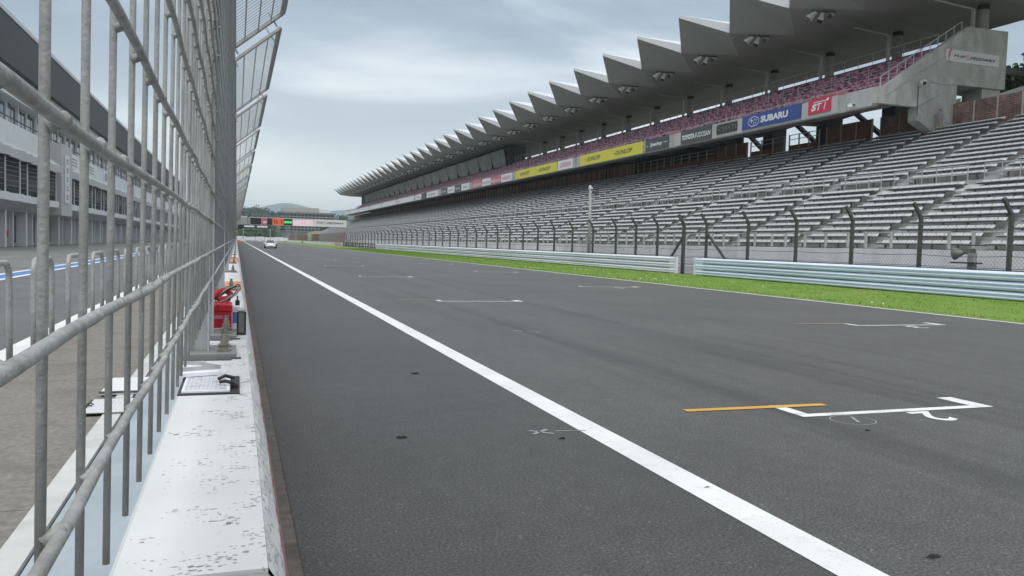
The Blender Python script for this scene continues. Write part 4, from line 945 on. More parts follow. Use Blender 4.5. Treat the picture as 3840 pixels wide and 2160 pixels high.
for k, (y1, y0) in enumerate(((213.8, 192.9), (237.6, 215.2), (261.6, 239.2), (285.6, 263.2), (309.6, 287.2), (325.5, 311))):
    fsign('banner', 'long plain white banner on the stand front, %s beyond the coloured signs' % ('first', 'second', 'third', 'fourth', 'fifth', 'last and farthest')[k], y1, y0, 11.75, 13.0, 'white', [('lettering', 'grey_ink', blob(.05, .2, .35, .65))] if k == 0 else [], 'banner')
def speedway(F, q, qr, a0=.14, a1=.94, b0=.34, b1=.60):
    w = a1 - a0; F.text(q, 'FUJI', F.W * a0, F.W * (a0 + w * .265), F.H * b0, F.H * b1, .022, .25)
    F.text(q, 'PEEDWAY', F.W * (a0 + w * .385), F.W * a1, F.H * b0, F.H * b1, .022, .25)
    F.ring(qr, F.W * (a0 + w * .325), F.H * (b0 + b1) / 2, F.H * .21, F.H * .21, F.H * .06, n=28)
t = thing('sign', 'white sign with black italic lettering and a pink ring on the concrete end wall', 'sign', (49.2, YE - .06, 15.25))
F = Face((46.77, YE - .06, 15.26), (1, 0, 0), (0, 0, 1), 4.96, .83); q = MB(); F.slab(q, .05); part(q, 'board', 'offwhite', t)
q, qr = MB(), MB(); speedway(F, q, qr); F.ring(qr, .62, .36, .42, .62, .07, n=14, t0=125, t1=235); F.ring(qr, .72, .40, .42, .52, .05, n=12, t0=125, t1=190)
part(q, 'lettering', 'black', t); part(qr, 'red_emblem', 'pink_ink', t)
t = thing('horn_speaker', 'round grey horn loudspeaker on the concrete end wall above a cable', 'loudspeaker', (44.46, YE - .3, 13.4))
q = MB(); q.tube((44.46, YE - .55, 13.42), (44.46, YE - .15, 13.52), .26, 18, .08); part(q, 'horn', 'lamp_white', t, True)
q = MB(); q.tube((44.46, YE - .555, 13.42), (44.46, YE - .5, 13.43), .16, 14, .08); part(q, 'horn_mouth', 'dark', t)
q = MB(); q.box(44.44, 44.5, YE - .05, YE - .002, 11.3, 13.3); part(q, 'cable', 'plate_dark', t)
t = thing('dome_lamp', 'small white dome lamp under the fascia right of the red sign', 'lamp', (40.8, 45.6, 11.9))
q = MB(); q.tube((40.99, 45.6, 12.05), (40.75, 45.6, 12.0), .05, 8); part(q, 'arm', 'black_steel', t)
q = MB(); q.tube((40.7, 45.7, 11.82), (40.7, 45.7, 12.0), .16, 14, .18); q.tube((40.7, 45.7, 12.0), (40.7, 45.7, 12.12), .18, 14, .08); part(q, 'globe', 'white', t, True)

# floodlight clusters
fl = thing('floodlight_cluster', '', 'floodlight', (0, 0, 0), 'floodlight clusters under the stand roof')
for (dx, dy, aim) in ((-.45, .15, (-.62, .18, -.62)), (.25, .1, (-.40, -.12, -.85)), (.95, -.2, (-.75, -.45, -.45))):
    q = MB(); a = Vector(aim).normalized(); p0 = Vector((dx, dy, -.25)); q.tube(p0, p0 + a * .62, .15, 4, .31); q.tube(p0 - a * .15, p0, .16, 6)
    h = part(q, 'lamp_head', 'lamp_white', fl); q = MB(); q.tube(p0 + a * .623, p0 + a * .66, .29, 4, .27); q.build('lens', 'lens', h, at=(0, 0, 0))
q = MB(); q.bar((-.7, .15, -.06), (1.2, -.25, -.06), .12, .12); q.box(-.5, -.4, .1, .2, -.3, -.05); q.box(.2, .3, .05, .15, -.3, -.05); q.box(.9, 1.0, -.25, -.15, -.3, -.05); part(q, 'mounting_bar', 'galv_dark', fl)
names = ['nearest', 'second', 'third', 'fourth', 'fifth', 'sixth', 'seventh', 'eighth', 'ninth', 'tenth', 'eleventh', 'twelfth', 'thirteenth', 'fourteenth']
fpos = [(42.4, 51.3 + 8 * k, 20.25) for k in range(34)]
fl.location = fpos[0]; fl['label'] = 'three white floodlights under the roof, nearest cluster of the row'; WLOC[fl.name] = Vector(fpos[0])
for k in range(1, 34):
    n = ['second', 'third', 'fourth', 'fifth', 'sixth', 'seventh', 'eighth', 'ninth', 'tenth', 'eleventh', 'twelfth', 'thirteenth'][k - 1] if k < 13 else None
    copy_thing(fl, fpos[k], 'three white floodlights under the roof, %s cluster counting from the near end' % n if n else 'small distant floodlight cluster under the far half of the stand roof')

# ------------------------------------------------------------------ spectator at the top of the aisle
def skin_obj(name, pts, edges_, parent, m, sub=1):
    me = bpy.data.meshes.new(name); me.from_pydata([p[:3] for p in pts], edges_, []); ob = bpy.data.objects.new(name, me); COL.objects.link(ob)
    md = ob.modifiers.new('skin', 'SKIN'); md.use_smooth_shade = True
    for i, p in enumerate(pts): me.skin_vertices[0].data[i].radius = (p[3], p[4] if len(p) > 4 else p[3]); me.skin_vertices[0].data[i].use_root = (i == 0)
    if sub: s_ = ob.modifiers.new('sub', 'SUBSURF'); s_.levels = sub; s_.render_levels = sub
    dg = bpy.context.evaluated_depsgraph_get(); out = bpy.data.meshes.new_from_object(ob.evaluated_get(dg)); bpy.data.objects.remove(ob); bpy.data.meshes.remove(me)
    out.materials.clear(); out.materials.append(M[m]); out.polygons.foreach_set('use_smooth', [True] * len(out.polygons))
    o = bpy.data.objects.new(name, out); COL.objects.link(o); o.parent = parent; WLOC[o.name] = WLOC[parent.name].copy(); return o
pe = thing('person', 'person in a lavender shirt and khaki trousers standing at the top of an aisle', 'person', (46.1, 43.05, 10.0))
# local coords: faces -x (towards the track)
bp = [(0, 0, .92, .13, .15), (0, 0, 1.10, .11, .14), (0, 0, 1.28, .12, .17), (0, 0, 1.42, .07, .10), (-.01, 0, 1.50, .05, .05), (-.02, 0, 1.58, .075, .07), (-.02, 0, 1.66, .088, .08), (-.01, 0, 1.72, .06, .06),
      (0, .10, .86, .08), (-.02, .12, .48, .058), (0, .13, .09, .04), (-.15, .14, .03, .03),
      (0, -.10, .86, .08), (.02, -.12, .48, .058), (.03, -.13, .09, .04), (-.12, -.14, .03, .03),
      (0, .20, 1.38, .05), (-.04, .27, 1.12, .04), (-.20, .22, 1.24, .032), (-.27, .16, 1.36, .028),
      (0, -.20, 1.38, .05), (-.04, -.26, 1.10, .042), (-.12, -.24, .90, .032), (-.15, -.23, .82, .026)]
be = [(0, 1), (1, 2), (2, 3), (3, 4), (4, 5), (5, 6), (6, 7), (0, 8), (8, 9), (9, 10), (10, 11), (0, 12), (12, 13), (13, 14), (14, 15), (2, 16), (16, 17), (17, 18), (18, 19), (2, 20), (20, 21), (21, 22), (22, 23)]
for base, sgn in ((19, 1), (23, -1)):
    p = bp[base]
    for j in range(5):
        if base == 19: tip = (p[0] - .03 - .012 * j, p[1] - .02 + .016 * (j - 2), p[2] + .06 - .008 * abs(j - 2))
        else: tip = (p[0] + .02 * (j - 2), p[1] + .005 * j, p[2] - .08 + .01 * abs(j - 2))
        bp.append((*tip, .009)); be.append((base, len(bp) - 1))
bp.append((-.115, 0, 1.625, .014)); be.append((6, len(bp) - 1))
skin_obj('body', bp, be, pe, 'skin')
skin_obj('shirt', [(0, 0, .90, .155, .175), (0, 0, 1.10, .135, .165), (0, 0, 1.28, .145, .195), (0, 0, 1.40, .10, .13), (0, .21, 1.38, .068), (-.03, .26, 1.18, .06), (0, -.21, 1.38, .068), (-.03, -.255, 1.16, .06)], [(0, 1), (1, 2), (2, 3), (2, 4), (4, 5), (2, 6), (6, 7)], pe, 'shirt')
skin_obj('trousers', [(0, 0, .95, .148, .168), (0, .10, .84, .10), (-.02, .12, .48, .078), (0, .13, .10, .062), (0, -.10, .84, .10), (.02, -.12, .48, .078), (.03, -.13, .10, .062)], [(0, 1), (1, 2), (2, 3), (0, 4), (4, 5), (5, 6)], pe, 'trousers')
skin_obj('hair', [(.02, 0, 1.60, .06, .085), (.0, 0, 1.70, .095, .09), (0, 0, 1.76, .06, .06)], [(0, 1), (1, 2)], pe, 'hair')
skin_obj('shoe', [(.03, .13, .04, .05), (-.15, .14, .035, .045)], [(0, 1)], pe, 'clip_black'); skin_obj('shoe', [(.06, -.13, .04, .05), (-.12, -.14, .035, .045)], [(0, 1)], pe, 'clip_black')

# ------------------------------------------------------------------ race car coming down the straight
car = thing('car', 'white sports coupe seen from the front driving down the straight', 'car', (4.95, 129, 0))
def car_body():
    st_ = [(0, .42, .18, .58, .62), (.25, .74, .16, .66, .70), (.75, .84, .15, .72, .80), (1.3, .88, .15, .80, .82), (2.0, .885, .15, .82, .84), (3.0, .885, .15, .83, .86), (3.7, .86, .16, .86, .84), (4.15, .78, .2, .80, .76)]
    b = MB(); n = 12; vs = []
    for (y, hw, z0, z1, tw) in st_:
        pr = [(-hw * .86, z0), (-hw, z0 + .12), (-hw * 1.0, z0 + .33), (-hw * .97, z1 - .14), (-hw * tw, z1 - .02), (-hw * .4, z1 + .03), (hw * .4, z1 + .03), (hw * tw, z1 - .02), (hw * .97, z1 - .14), (hw, z0 + .33), (hw, z0 + .12), (hw * .86, z0)]
        vs += [(4.95 + x, 127 + y, z) for x, z in pr]
    b.add(vs, [(j * n + i, j * n + (i + 1) % n, (j + 1) * n + (i + 1) % n, (j + 1) * n + i) for j in range(len(st_) - 1) for i in range(n)] + [tuple(range(n - 1, -1, -1)), tuple(range(len(vs) - n, len(vs)))])
    return b
part(car_body(), 'body', 'car_white', car, True)
def cabin(y, hw, z): return [(4.95 - hw, 127 + y, z), (4.95 + hw, 127 + y, z)]
q = MB(); A_, B_, C_, D_ = cabin(1.25, .70, .83), cabin(2.0, .52, 1.25), cabin(2.8, .52, 1.27), cabin(3.9, .62, .88)
q.quad(A_[0], A_[1], B_[1], B_[0]); part(q, 'windscreen', 'glass_mid', car)
q = MB(); q.quad(B_[0], B_[1], C_[1], C_[0]); q.quad(C_[0], C_[1], D_[1], D_[0])
for s in (0, 1): q.bar(A_[s], B_[s], .06, .05); q.bar(B_[s], C_[s], .06, .06); q.bar(C_[s], D_[s], .06, .06)
part(q, 'roof', 'car_white', car)
q = MB(); q.quad(A_[0], B_[0], C_[0], D_[0]); q.quad(A_[1], B_[1], C_[1], D_[1]); part(q, 'side_window', 'glass', car)
q = MB(); q.box(4.30, 5.60, 126.95, 127.2, .56, .64) if False else q.box(4.55, 5.35, 126.985, 127.05, .24, .36); part(q, 'grille', 'black', car)
q = MB(); q.box(4.2, 5.7, 126.96, 127.12, .14, .19); part(q, 'front_splitter', 'black', car)
for s in (-1, 1):
    q = MB(); q.add([(4.95 + s * .36, 127.03, .53), (4.95 + s * .70, 127.22, .56), (4.95 + s * .72, 127.26, .66), (4.95 + s * .40, 127.06, .60)], [(0, 1, 2, 3)]); part(q, 'headlight', 'lamp_glass', car)
    q = MB(); q.bbox(4.95 + s * .93 - .1, 4.95 + s * .93 + .1, 128.35, 128.5, .86, 1.0, .02); part(q, 'door_mirror', 'car_white', car)
    for yy in (127.75, 130.3):
        q = MB(); q.tube((4.95 + s * .66, yy, .32), (4.95 + s * .90, yy, .32), .32, 20); o = part(q, 'wheel', 'tyre', car); q = MB(); q.tube((4.95 + s * .901, yy, .32), (4.95 + s * .905, yy, .32), .21, 16); q.build('rim', 'silver', o, at=WLOC[o.name])
q = MB(); q.box(4.25, 5.65, 130.75, 131.0, 1.12, 1.16); q.box(4.5, 4.54, 130.8, 130.95, .85, 1.12); q.box(5.36, 5.4, 130.8, 130.95, .85, 1.12); part(q, 'rear_wing', 'car_white', car)

# ------------------------------------------------------------------ start gantry
ga = thing('start_gantry', 'start gantry across the track with green lamps and lit display panels', 'gantry', (14.4, 200, 0))
F = Face((3.0, 200, 4.82), (1, 0, 0), (0, 0, 1), 22.76, 1.6)
def gp(name, m, px0, px1, b0=.0, b1=1.5, d=0.0, mi=0):
    a0 = (px0 - 938) / 362 * 22.76; a1 = (px1 - 938) / 362 * 22.76; q = MB(); F.slab(q, .15, 0, a0 + .02, a1 - .02, b0, b1, d); return part(q, name, m, ga), a0, a1
q = MB(); F.slab(q, .5, 0, 0, 15.0, -.12, -.005, -.1); F.slab(q, .5, 0, 0, 22.7, 1.605, 1.72, -.1); part(q, 'gantry_beam', 'white_concrete', ga)
q = MB(); q.box(2.5, 26.4, 200.4, 201.0, 4.7, 6.45); q.box(26.0, 26.5, 200.3, 201, 0, 6.4); q.box(-.18, 2.4, 200.4, 201, 4.7, 6.4); part(q, 'truss', 'galv', ga)
gp('blank_panel', 'black', 939, 978); o, a0, a1 = gp('sponsor_panel', 'pink_ink', 978, 1000); q = MB(); F.poly(q, [(a0 + .5, .35), (a1 - .1, .35), (a1 - .1, .8), (a0 + .5, .8)], .02); q.build('white_mark', 'white', o, at=WLOC[o.name])
gp('blank_panel', 'black', 1000, 1019); o, a0, a1 = gp('time_display', 'led_orange', 1019, 1061)
q = MB(); F.text(q, '12', a0 + .4, a0 + 1.25, .35, 1.2, .03, 0, .02); F.text(q, '1', a1 - .6, a1 - .35, .35, 1.2, .03, 0, .02); q.build('digit', 'black', o, at=WLOC[o.name])
o, a0, a1 = gp('lamp_panel', 'green_box', 1061, 1093)
for k in range(3):
    q = MB(); cx = a0 + (a1 - a0) * (.2 + .3 * k); c = F.p(cx, .75, .02); q.tube(c, c + F.n * .06, .28, 18); q.build('green_lamp', 'led_green', o, at=WLOC[o.name])
o, a0, a1 = gp('message_screen', 'led_pink', 1094, 1171); q = MB(); F.text(q, 'S-4', a0 + 2.0, a0 + 3.0, .45, 1.0, .02, 0, .02); q.build('symbol', 'led_red', o, at=WLOC[o.name])
o, a0, a1 = gp('name_board', 'white', 1171, 1300, -.05, 1.56); G = Face(F.p(a0, 0, .01), (1, 0, 0), (0, 0, 1), a1 - a0, 1.5); q, qr = MB(), MB(); speedway(G, q, qr, .09, .92, .42, .74); q.build('lettering', 'black', o, at=WLOC[o.name]); qr.build('red_ring', 'pink_ink', o, at=WLOC[o.name])

# smaller overhead boards and structures beyond
t = thing('overhead_sign', 'black overhead board with two white strips far beyond the start gantry', 'sign', (8, 400, 0))
q = MB(); q.box(2.8, 15.5, 400, 400.6, 6.2, 8.0); part(q, 'board', 'black', t)
for x0, x1 in ((3.4, 8.0), (9.2, 14.0)): q = MB(); q.box(x0, x1, 399.9, 399.98, 6.7, 7.5); part(q, 'white_strip', 'white', t)
q = MB(); q.box(15.1, 15.5, 400.1, 400.5, -.05, 6.2); q.box(2.8, 3.2, 400.1, 400.5, -.05, 6.2); part(q, 'post', 'galv', t)
t = thing('hanging_board', 'small black square board hanging beside the pit fence below the gantry', 'sign', (1, 230, 4)); q = MB(); q.box(.3, 1.7, 230, 230.2, 3.9, 5.0); part(q, 'board', 'black', t); q = MB(); q.bar((-.1, 230.1, 4.9), (.3, 230.1, 4.9), .1, .1); part(q, 'bracket', 'galv', t)
t = thing('flag_banner', 'pale curved banner panel left of the black gantry panel', 'banner', (1.5, 215, 4)); q = MB(); n = 8
vs = [(.2 + 2.3 * i / n, 215 + .3 * math.sin(i), z + .1 * math.sin(i * .8)) for i in range(n + 1) for z in (5.6, 7.1)]; q.add(vs, [(2 * i, 2 * i + 2, 2 * i + 3, 2 * i + 1) for i in range(n)]); q.add([(x, y + .05, z) for x, y, z in vs], [(2 * i + 1, 2 * i + 3, 2 * i + 2, 2 * i) for i in range(n)]); part(q, 'cloth', 'offwhite', t); q = MB(); q.bar((.1, 215, 1), (.1, 215, 7.2), .1, .1); part(q, 'pole', 'galv', t)
for (x, y, h, lb) in ((15.6, 330, 9, 'slim grey lattice mast just right of the overhead black board'), (18.8, 320, 7.5, 'slender pale post near the brown screen end, between two masts'), (23.5, 345, 5.5, 'short pale post closest to the brown screen end')):
    t = thing('mast', lb, 'mast', (x, y, 0)); q = MB(); q.bar((x - .35, y, 0), (x - .35, y, h), .12, .12); q.bar((x + .35, y, 0), (x + .35, y, h), .12, .12); part(q, 'pole', 'galv_bright', t)
    q = MB()
    for k in range(int(h)): q.bar((x - .35, y, k), (x + .35, y, k + 1), .06, .06)
    part(q, 'lattice', 'galv_bright', t)
t = thing('screen_fence', 'dark brown trackside screen fence with wire mesh beyond the gantry', 'fence', (26, 320, 0))
for y0, y1 in ((206, 300), (318, 440)): q = MB(); q.box(25.95, 26.1, y0, y1, 1.05, 3.5); part(q, 'screen_panel', 'brick', t)
for k in range(30): q = MB(); q.bar((25.85, 206 + 2.2 * k, 0), (25.85, 206 + 2.2 * k, 3.7), .12, .12); part(q, 'post', 'galv_bright', t)
for k, (y0, y1, m, lb) in enumerate(((205, 222, 'faded_red', 'white trackside board with red stripes under the brown screen'), (223, 262, 'white', 'pale trackside board with small yellow marks under the brown screen'), (263, 330, 'white', 'long pale trackside board under the middle of the brown screen'), (340, 440, 'white', 'farthest pale trackside board under the brown screen'))):
    t = thing('trackside_board', lb, 'board', (25.3, (y0 + y1) / 2, 0)); q = MB(); q.box(25.3, 25.4, y0, y1, .02, 1.0); part(q, 'board', 'white', t)
    if k == 0:
        q = MB()
        for i in range(5): q.box(25.28, 25.298, y0 + 2 + 3 * i, y0 + 3.6 + 3 * i, .1, .95)
        part(q, 'red_stripe', 'faded_red', t)
    if k == 1:
        q = MB()
        for i in range(3): q.box(25.28, 25.298, y0 + 3 + 4 * i, y0 + 4 + 4 * i, .3, .8)
        part(q, 'yellow_mark', 'yellow', t)
t = thing('barrier_wall', 'low white barrier crossing the view at the far end of the straight', 'barrier', (10, 560, 0)); q = MB()
for k in range(9): q.box(-6 + 6 * k, -.2 + 6 * k, 560, 560.6, 0, 2.3 + .3 * (k % 2))
part(q, 'barrier_block', 'white', t)
for x, y, w, lb in ((2.3, 300, .9, 'white distance board at the far end of the white line'), (8.2, 310, .7, 'white distance board on the track edge left of the car')):
    t = thing('distance_board', lb, 'board', (x, y, 0)); q = MB(); q.box(x - w, x + w, y, y + .15, .35, 1.35); part(q, 'board', 'white', t); q = MB(); q.bar((x, y + .2, 0), (x, y + .2, 1.3), .08, .08); part(q, 'post', 'galv', t)
t = thing('marker_drum', 'orange kerb block beside the far end of the pit wall', 'kerb', (.9, 290, 0)); q = MB(); q.bbox(.4, 1.6, 290, 300, 0, .5, .1); part(q, 'block', 'wall_orange', t)

# grass bank and distant stands on the right
b = MB(); vs = []; n = 24
for j in range(13):
    for i in range(n + 1):
        x = 27.5 + 70 * i / n; y = 300 + 22 * j; h = 6.2 * math.exp(-((i / n - .16) / .13) ** 2) * math.exp(-((j - 5.5) / 2.6) ** 2)
        vs.append((x, y, h + .5 * mnoise.noise((x * .1, y * .06, 0)) - .1))
b.add(vs, [(j * (n + 1) + i, j * (n + 1) + i + 1, (j + 1) * (n + 1) + i + 1, (j + 1) * (n + 1) + i) for j in range(12) for i in range(n)]); b.build('grass_bank', 'bank', at=(27.5, 300, 0), smooth=True, kind='structure')
t = thing('far_terrace', 'distant grey open terrace beyond the end of the covered stand', 'seating terrace', (40, 380, 0)); b = MB()
for k in range(14): b.box(30 + 1.5 * k, 31.4 + 1.5 * k, 345 - 0 * k, 405, 0, 2.2 + .62 * k)
part(b, 'terrace_step', 'terrace', t)

# ------------------------------------------------------------------ hotel, woods, mountains
ho = thing('hotel', 'grey hotel block with rows of dark windows on the hill beyond the start gantry', 'building', (56, 700, 0))
q = MB(); q.box(36, 80, 702, 740, 0, 23.4); part(q, 'wall', 'hotel', ho)
q = MB(); q.box(33, 81, 700.5, 742, 23.4, 24.8); part(q, 'eaves_slab', 'hotel', ho)
q = MB(); q.box(37, 67, 704, 738, 24.8, 28.6); part(q, 'penthouse', 'hotel_light', ho); q = MB(); q.box(67, 77, 706, 738, 24.8, 27.6); part(q, 'penthouse', 'offwhite', ho)
for fl_ in range(6):
    z = 21.2 - 2.5 * fl_; q = MB(); q.box(35.4, 80.5, 701.2, 702, z - .5, z - .1); part(q, 'balcony', 'hotel_light', ho)
    for k in range(14):
        q = MB(); q.box(37 + 3.05 * k, 38.9 + 3.05 * k, 701.9, 702.05, z, z + 1.7); part(q, 'window', 'dark', ho)
def leafcloud(mb, c, rx, ry, rz, n, s, g, mi=0):
    for k in range(n):
        while True:
            p = Vector((g.uniform(-1, 1), g.uniform(-1, 1), g.uniform(-1, 1)))
            if p.length < 1 and p.length > .35: break
        p = Vector((c[0] + p.x * rx, c[1] + p.y * ry, c[2] + p.z * rz)); u = Vector((g.gauss(0, 1), g.gauss(0, 1), g.gauss(0, 1))).normalized(); v = u.orthogonal().normalized(); w = u.cross(v); k_ = s * g.uniform(.6, 1.3)
        mb.add([p + v * k_, p + w * k_ * .7, p - v * k_, p - w * k_ * .7], [(0, 1, 2, 3)], mi)
g = random.Random(21)
def wood(name, label_hint, pts, s_leaf, n_leaf, m):
    b = MB()
    for (x, y, z, r) in pts: leafcloud(b, (x, y, z + r), r, r, r * 1.15, n_leaf, s_leaf, g)
    return b.build(name, m, kind='stuff', at=(pts[0][0], pts[0][1], 0))
pts = []
for k in range(420):
    y = g.uniform(640, 1250); x = g.uniform(-.03 * y - 25, .13 * y) if k % 3 else g.uniform(-.03 * y - 20, .045 * y)
    hh = 6 + 36 * max(0, (y - 640) / 610) * (1 - .55 * max(0, min(1, (x / y - .02) / .06)))
    if 30 < x < 84 and y < 760: continue
    pts.append((x, y, hh - 8, g.uniform(5, 9)))
wood('woodland', '', pts, 1.9, 70, 'forest')
b = MB(); vs = []; n = 30
for j in range(9):
    for i in range(n + 1):
        y = 620 + 85 * j; x = -140 + 420 * i / n; u = x / y; hh = 36 * max(0, (y - 640) / 610) * (1 - .55 * max(0, min(1, (u - .02) / .06))) + 3 * mnoise.noise((x * .02, y * .02, 0))
        vs.append((x, y, hh - 1))
b.add(vs, [(j * (n + 1) + i, j * (n + 1) + i + 1, (j + 1) * (n + 1) + i + 1, (j + 1) * (n + 1) + i) for j in range(8) for i in range(n)]); b.build('hillside', 'forest', at=(0, 620, 0), smooth=True, kind='structure')
pts = [(g.uniform(2, 26), g.uniform(575, 630), -1, g.uniform(4, 7)) for k in range(40)]
wood('woodland', '', pts, 1.2, 80, 'leaf_b')
def tree(x, y, z, h, r, label, group, m='leaf_a', n=900, s=.45):
    t = thing('tree', label, 'tree', (x, y, z), group); q = MB(); q.path([(x, y, z), (x + .1 * r, y, z + h * .35), (x - .05 * r, y, z + h * .75)], .035 * h, 7)
    for k in range(4): a = k * 1.7; q.tube((x, y, z + h * .4), (x + math.cos(a) * r * .6, y + math.sin(a) * r * .6, z + h * .7), .015 * h, 5)
    part(q, 'trunk', 'bark', t)
    q = MB(); gg = random.Random(int(x * 31 + y))
    for k in range(11): 
        a = gg.uniform(0, 6.28); e = gg.uniform(-.7, 1); rr = r * gg.uniform(.3, .55); d = r * .62 * math.sqrt(max(0, 1 - e * e * .8)); leafcloud(q, (x + math.cos(a) * d, y + math.sin(a) * d, z + h * .62 + e * h * .3), rr, rr, rr * .85, n // 11, s, gg)
    part(q, 'crown', m, t)
for k, (x, y, h, r) in enumerate(((72, 640, 17, 7), (80, 655, 21, 8), (86, 640, 18, 7), (93, 660, 20, 8), (66, 630, 13, 6))):
    tree(x, y, 0, h, r, 'dark green tree standing in front of the right end of the hotel', 'trees by the hotel', 'leaf_a', 700, .8)
tree(62, 46.5, 6.0, 13.5, 4.8, 'leafy green tree right of the end wall, nearest the edge of the photo', 'trees behind the end wall', 'leaf_b', 9000, .26)
tree(67, 58, 6, 11.0, 4.8, 'dark tree behind the end wall, seen through its doorway gap', 'trees behind the end wall', 'leaf_a', 7000, .28)
tree(74, 55, 5, 14.5, 6.5, 'tall dark tree behind the steel frame right of the end wall', 'trees behind the end wall', 'leaf_a', 9000, .32)
tree(84, 92, 8, 9.5, 4.5, 'round tree seen between the piers under the stand', 'trees behind the end wall', 'leaf_b', 2600, .3)
t = thing('steel_stair_frame', 'grey steel beam with a diagonal brace fixed right of the end wall', 'steel frame', (56, 46, 9))
q = MB(); q.bar((52.6, 46.3, 15.9), (66, 45.5, 15.9), .35, .5); part(q, 'beam', 'galv_dark', t); q = MB(); q.bar((52.6, 45.6, 13.2), (60, 45.4, 15.7), .3, .3); part(q, 'brace', 'galv_bright', t); q = MB(); q.box(58, 58.4, 45.3, 45.7, 6, 15.6); part(q, 'post', 'galv_dark', t)
def ridge(name, y, x0, x1, fn, n=70):
    b = MB(); vs = []
    for i in range(n + 1):
        x = x0 + (x1 - x0) * i / n; h = fn(x)
        for d, k in ((-.25, -.02), (-.12, .45), (0, 1.0), (.15, .7), (.3, 0)): vs.append((x, y * (1 + d), h * k + (3 * mnoise.noise((x * .02, k * 3, y)) if 0 < k else 0)))
    b.add(vs, [(5 * i + q, 5 * i + 5 + q, 5 * i + 6 + q, 5 * i + 1 + q) for i in range(n) for q in range(4)]); b.build(name, 'hill', at=(0, y, 0), smooth=True, kind='structure')
G = lambda x, c, w: math.exp(-((x - c) / w) ** 2)
ridge('mountain', 5000, -1500, 2700, lambda x: 84 + 74 * G(x, 350, 160) + 56 * G(x, 220, 150) + 118 * G(x, 735, 300) + 60 * G(x, 40, 200))
ridge('foothill', 1700, -450, 950, lambda x: 51 + 5 * math.sin(x * .016) - 24 * G(x, 130, 80) + 22 * G(x, 260, 85))

# ------------------------------------------------------------------ pit building
pbx = -20.5
pb_ = thing('pit_building', 'long grey and white pit building with garages and a dark roof band', 'building', (-27, 200, 0))
Y0, Y1 = 62, 340
q = MB(); q.box(-40, pbx - 1.2, Y0, Y1, 0, 17.0); part(q, 'wall', 'pit_grey', pb_)
q = MB(); q.box(-42, pbx + .6, Y0 - 1, Y1 + 1, 16.9, 21.2); q.box(-42.3, pbx + .7, Y0 - 1.2, Y1 + 1.2, 21.2, 21.6, 1); part(q, 'roof', ['pit_dark', 'roof_white'], pb_)
q = MB(); q.box(pbx - 1.2, pbx, Y0, Y1, 14.4, 16.9); part(q, 'upper_band', 'pit_white', pb_)
q = MB(); q.box(pbx - 1.2, pbx + .3, Y0, Y1, 9.75, 11.75); part(q, 'balcony_front', 'pit_white', pb_)
sl = MB(); bl2 = MB(); gl2 = MB(); cn = MB(); pil = MB(); win = MB(); gar = MB(); sof = MB()
nb = int((Y1 - Y0) / 8)
for k in range(nb):
    y0 = Y0 + 1.2 + 8 * k
    # bay of two facets that step in and out
    zig = [(pbx + .2, y0), (pbx + .9, y0 + 3.2), (pbx + .45, y0 + 4.2), (pbx + 1.0, y0 + 7.95)]
    def strip(mb, dz0, dz1, push0=0, push1=0, mi=0):
        vs = [(x + push0, y, dz0) for x, y in zig] + [(x + push1, y, dz1) for x, y in zig]; mb.add(vs, [(i, i + 1, 5 + i, 4 + i) for i in range(3)], mi)
    strip(gl2, 5.05, 8.3); strip(sl, 4.35, 5.05, .3, .3); strip(sl, 5.05, 5.06, .3, 0); strip(cn, 8.3, 9.1, .5, .5); strip(cn, 9.1, 9.75, .5, -.4); strip(sof, 3.45, 4.35, -.9, .3)
    for yy, xx in ((y0 + 3.2, .92), (y0 + 7.9, 1.02)): sl.box(pbx + xx - .1, pbx + xx + .03, yy - .09, yy + .09, 5.06, 8.3)
    for zz in (5.7, 6.2, 6.65, 7.1, 7.5, 7.9): strip(bl2, zz, zz + .055, .03, .03)
    p_ = MB(); p_.box(pbx - 1.2, pbx - .2, y0 - .25, y0 + .25, 0, 3.5); part(p_, 'pillar', 'pit_white', pb_); p_ = MB(); p_.box(pbx - 1.2, pbx - .5, y0 + 3.85, y0 + 4.15, 0, 3.5); part(p_, 'pillar', 'pit_white', pb_)
    for j in range(2):
        g_ = MB(); g_.box(pbx - 1.19, pbx - 1.1, y0 + .35 + 4 * j, y0 + 3.75 + 4 * j, .35, 3.1)
        if k < 30: part(g_, 'garage_door', 'garage', pb_)
    for j in range(2):
        w_ = MB(); w_.box(pbx - 1.19, pbx - 1.12, y0 + .35 + 4 * j, y0 + 1.85 + 4 * j, 11.8, 14.3); w_.box(pbx - 1.19, pbx - 1.12, y0 + 2.1 + 4 * j, y0 + 3.6 + 4 * j, 11.8, 14.1)
        if k < 30: part(w_, 'window', 'glass', pb_)
    pil.box(pbx - 1.19, pbx - .9, y0 - .2, y0 + .2, 11.76, 14.39); pil.box(pbx - 1.19, pbx - 1.0, y0 + 3.7, y0 + 4.2, 11.76, 14.39)
for mb, nm, m in ((gl2, 'lounge_glazing', 'glass_mid'), (sl, 'floor_band', 'pit_white'), (cn, 'canopy', 'pit_grey'), (bl2, 'blind_slats', 'plate'), (sof, 'soffit', 'pit_grey'), (pil, 'window_pier', 'pit_white')): part(mb, nm, m, pb_, **({'kind': 'stuff'} if nm == 'window_pier' else {}))
q = MB(); q.box(pbx - 1.2, pbx + 1.4, 104, 110.2, 3.5, 11.75); part(q, 'pier_block', 'pit_grey', pb_)
q = MB(); q.box(pbx + .1, pbx + .2, Y0, Y1, 12.2, 12.3); part(q, 'balcony_rail', 'galv_dark', pb_)
t = thing('vertical_sign', 'tall white vertical sign with dark characters on the grey pier of the pit building', 'sign', (pbx + 1.5, 107, 5)); F = Face((pbx + 1.5, 105.5, 5.0), (0, 1, 0), (0, 0, 1), 2.6, 5.6); q = MB(); F.slab(q, .06); part(q, 'board', 'white', t); q = MB()
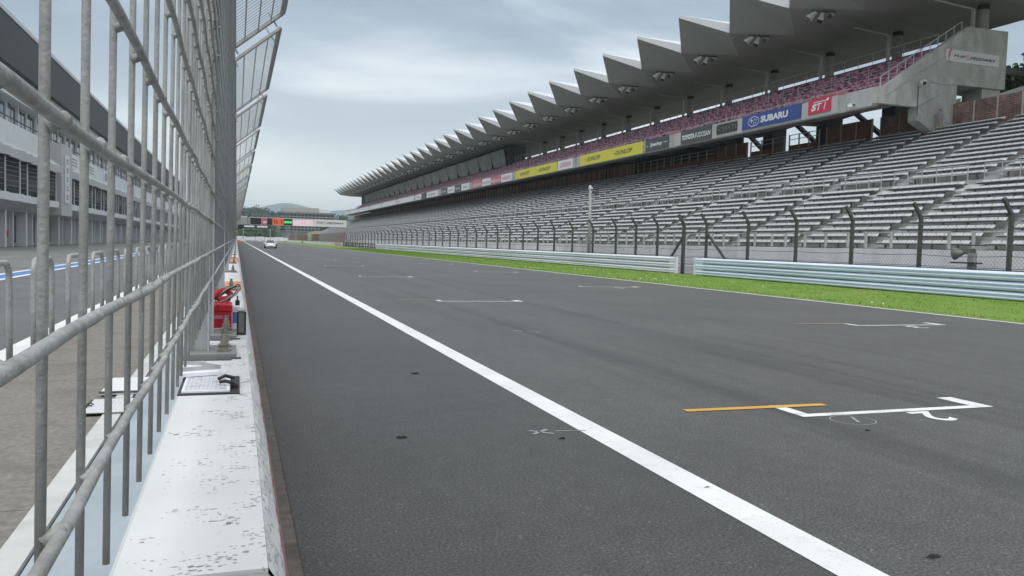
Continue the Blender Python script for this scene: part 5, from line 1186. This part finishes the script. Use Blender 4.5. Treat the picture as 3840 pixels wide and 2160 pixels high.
for k in range(5):
    z = 4.6 - 1.05 * k
    F.poly(q, [(.8, z), (1.8, z + .05), (1.8, z + .2), (.8, z + .15)]); F.poly(q, [(.8, z + .35), (1.8, z + .4), (1.8, z + .55), (.8, z + .5)]); F.poly(q, [(1.1, z), (1.3, z), (1.3, z + .6), (1.1, z + .6)], .016); F.poly(q, [(1.55, z), (1.75, z), (1.75, z + .6), (1.55, z + .6)], .016)
part(q, 'character', 'grey_ink', t)
for k, (y0, y1, m, lb) in enumerate(((111, 121, 'faded_red', 'white balcony banner with a pink square beside the vertical sign'), (124, 136, 'grey_ink', 'white balcony banner with grey lines of writing, middle of the pit building'), (142, 156, 'grey_ink', 'white balcony banner with a bluish logo farther along the pit building'))):
    t = thing('banner', lb, 'banner', (pbx + .35, (y0 + y1) / 2, 9.8)); F = Face((pbx + .36, y0, 9.8), (0, 1, 0), (0, 0, 1), y1 - y0, 1.9); q = MB(); F.slab(q, .04); part(q, 'board', 'white', t); q = MB()
    F.poly(q, [(1.5, .3), (3.5, .3), (3.5, 1.5), (1.5, 1.5)]); part(q, 'print', 'pink_ink' if k == 0 else 'grey_ink', t); q = MB()
    for i in range(3): F.poly(q, [(5, .4 + .4 * i), (8.5, .4 + .4 * i), (8.5, .58 + .4 * i), (5, .58 + .4 * i)])
    part(q, 'lettering', 'grey_ink', t)
t = thing('extinguisher_box', 'small red box on a white garage pillar near the left edge', 'box', (pbx, 87.2, 1)); q = MB(); q.bbox(pbx - .5, pbx - .15, 87.6, 88.1, .9, 1.6, .03); part(q, 'casing', 'red_plastic', t); q = MB(); q.box(pbx - .149, pbx - .14, 87.7, 88.0, 1.0, 1.3); part(q, 'door', 'faded_red', t)

# ------------------------------------------------------------------ haze
HAZE = True
if HAZE:
    hm = bpy.data.materials.new('haze_air'); hm.use_nodes = True; t = hm.node_tree; t.nodes.clear()
    pv = N(t, 'ShaderNodeVolumePrincipled'); pv.inputs['Color'].default_value = (0.76, 0.91, 1.0, 1); pv.inputs['Density'].default_value = 0.00022; pv.inputs['Anisotropy'].default_value = 0.0
    ou = N(t, 'ShaderNodeOutputMaterial'); t.links.new(pv.outputs[0], ou.inputs['Volume'])
    M['haze'] = hm; b = MB(); b.box(-4000, 4000, -320, 6700, -1.2, 270); b.build('haze', 'haze', at=(0, 0, -1.2), kind='stuff')
for o in bpy.data.objects:
    if '_loc' in o.keys(): del o['_loc']
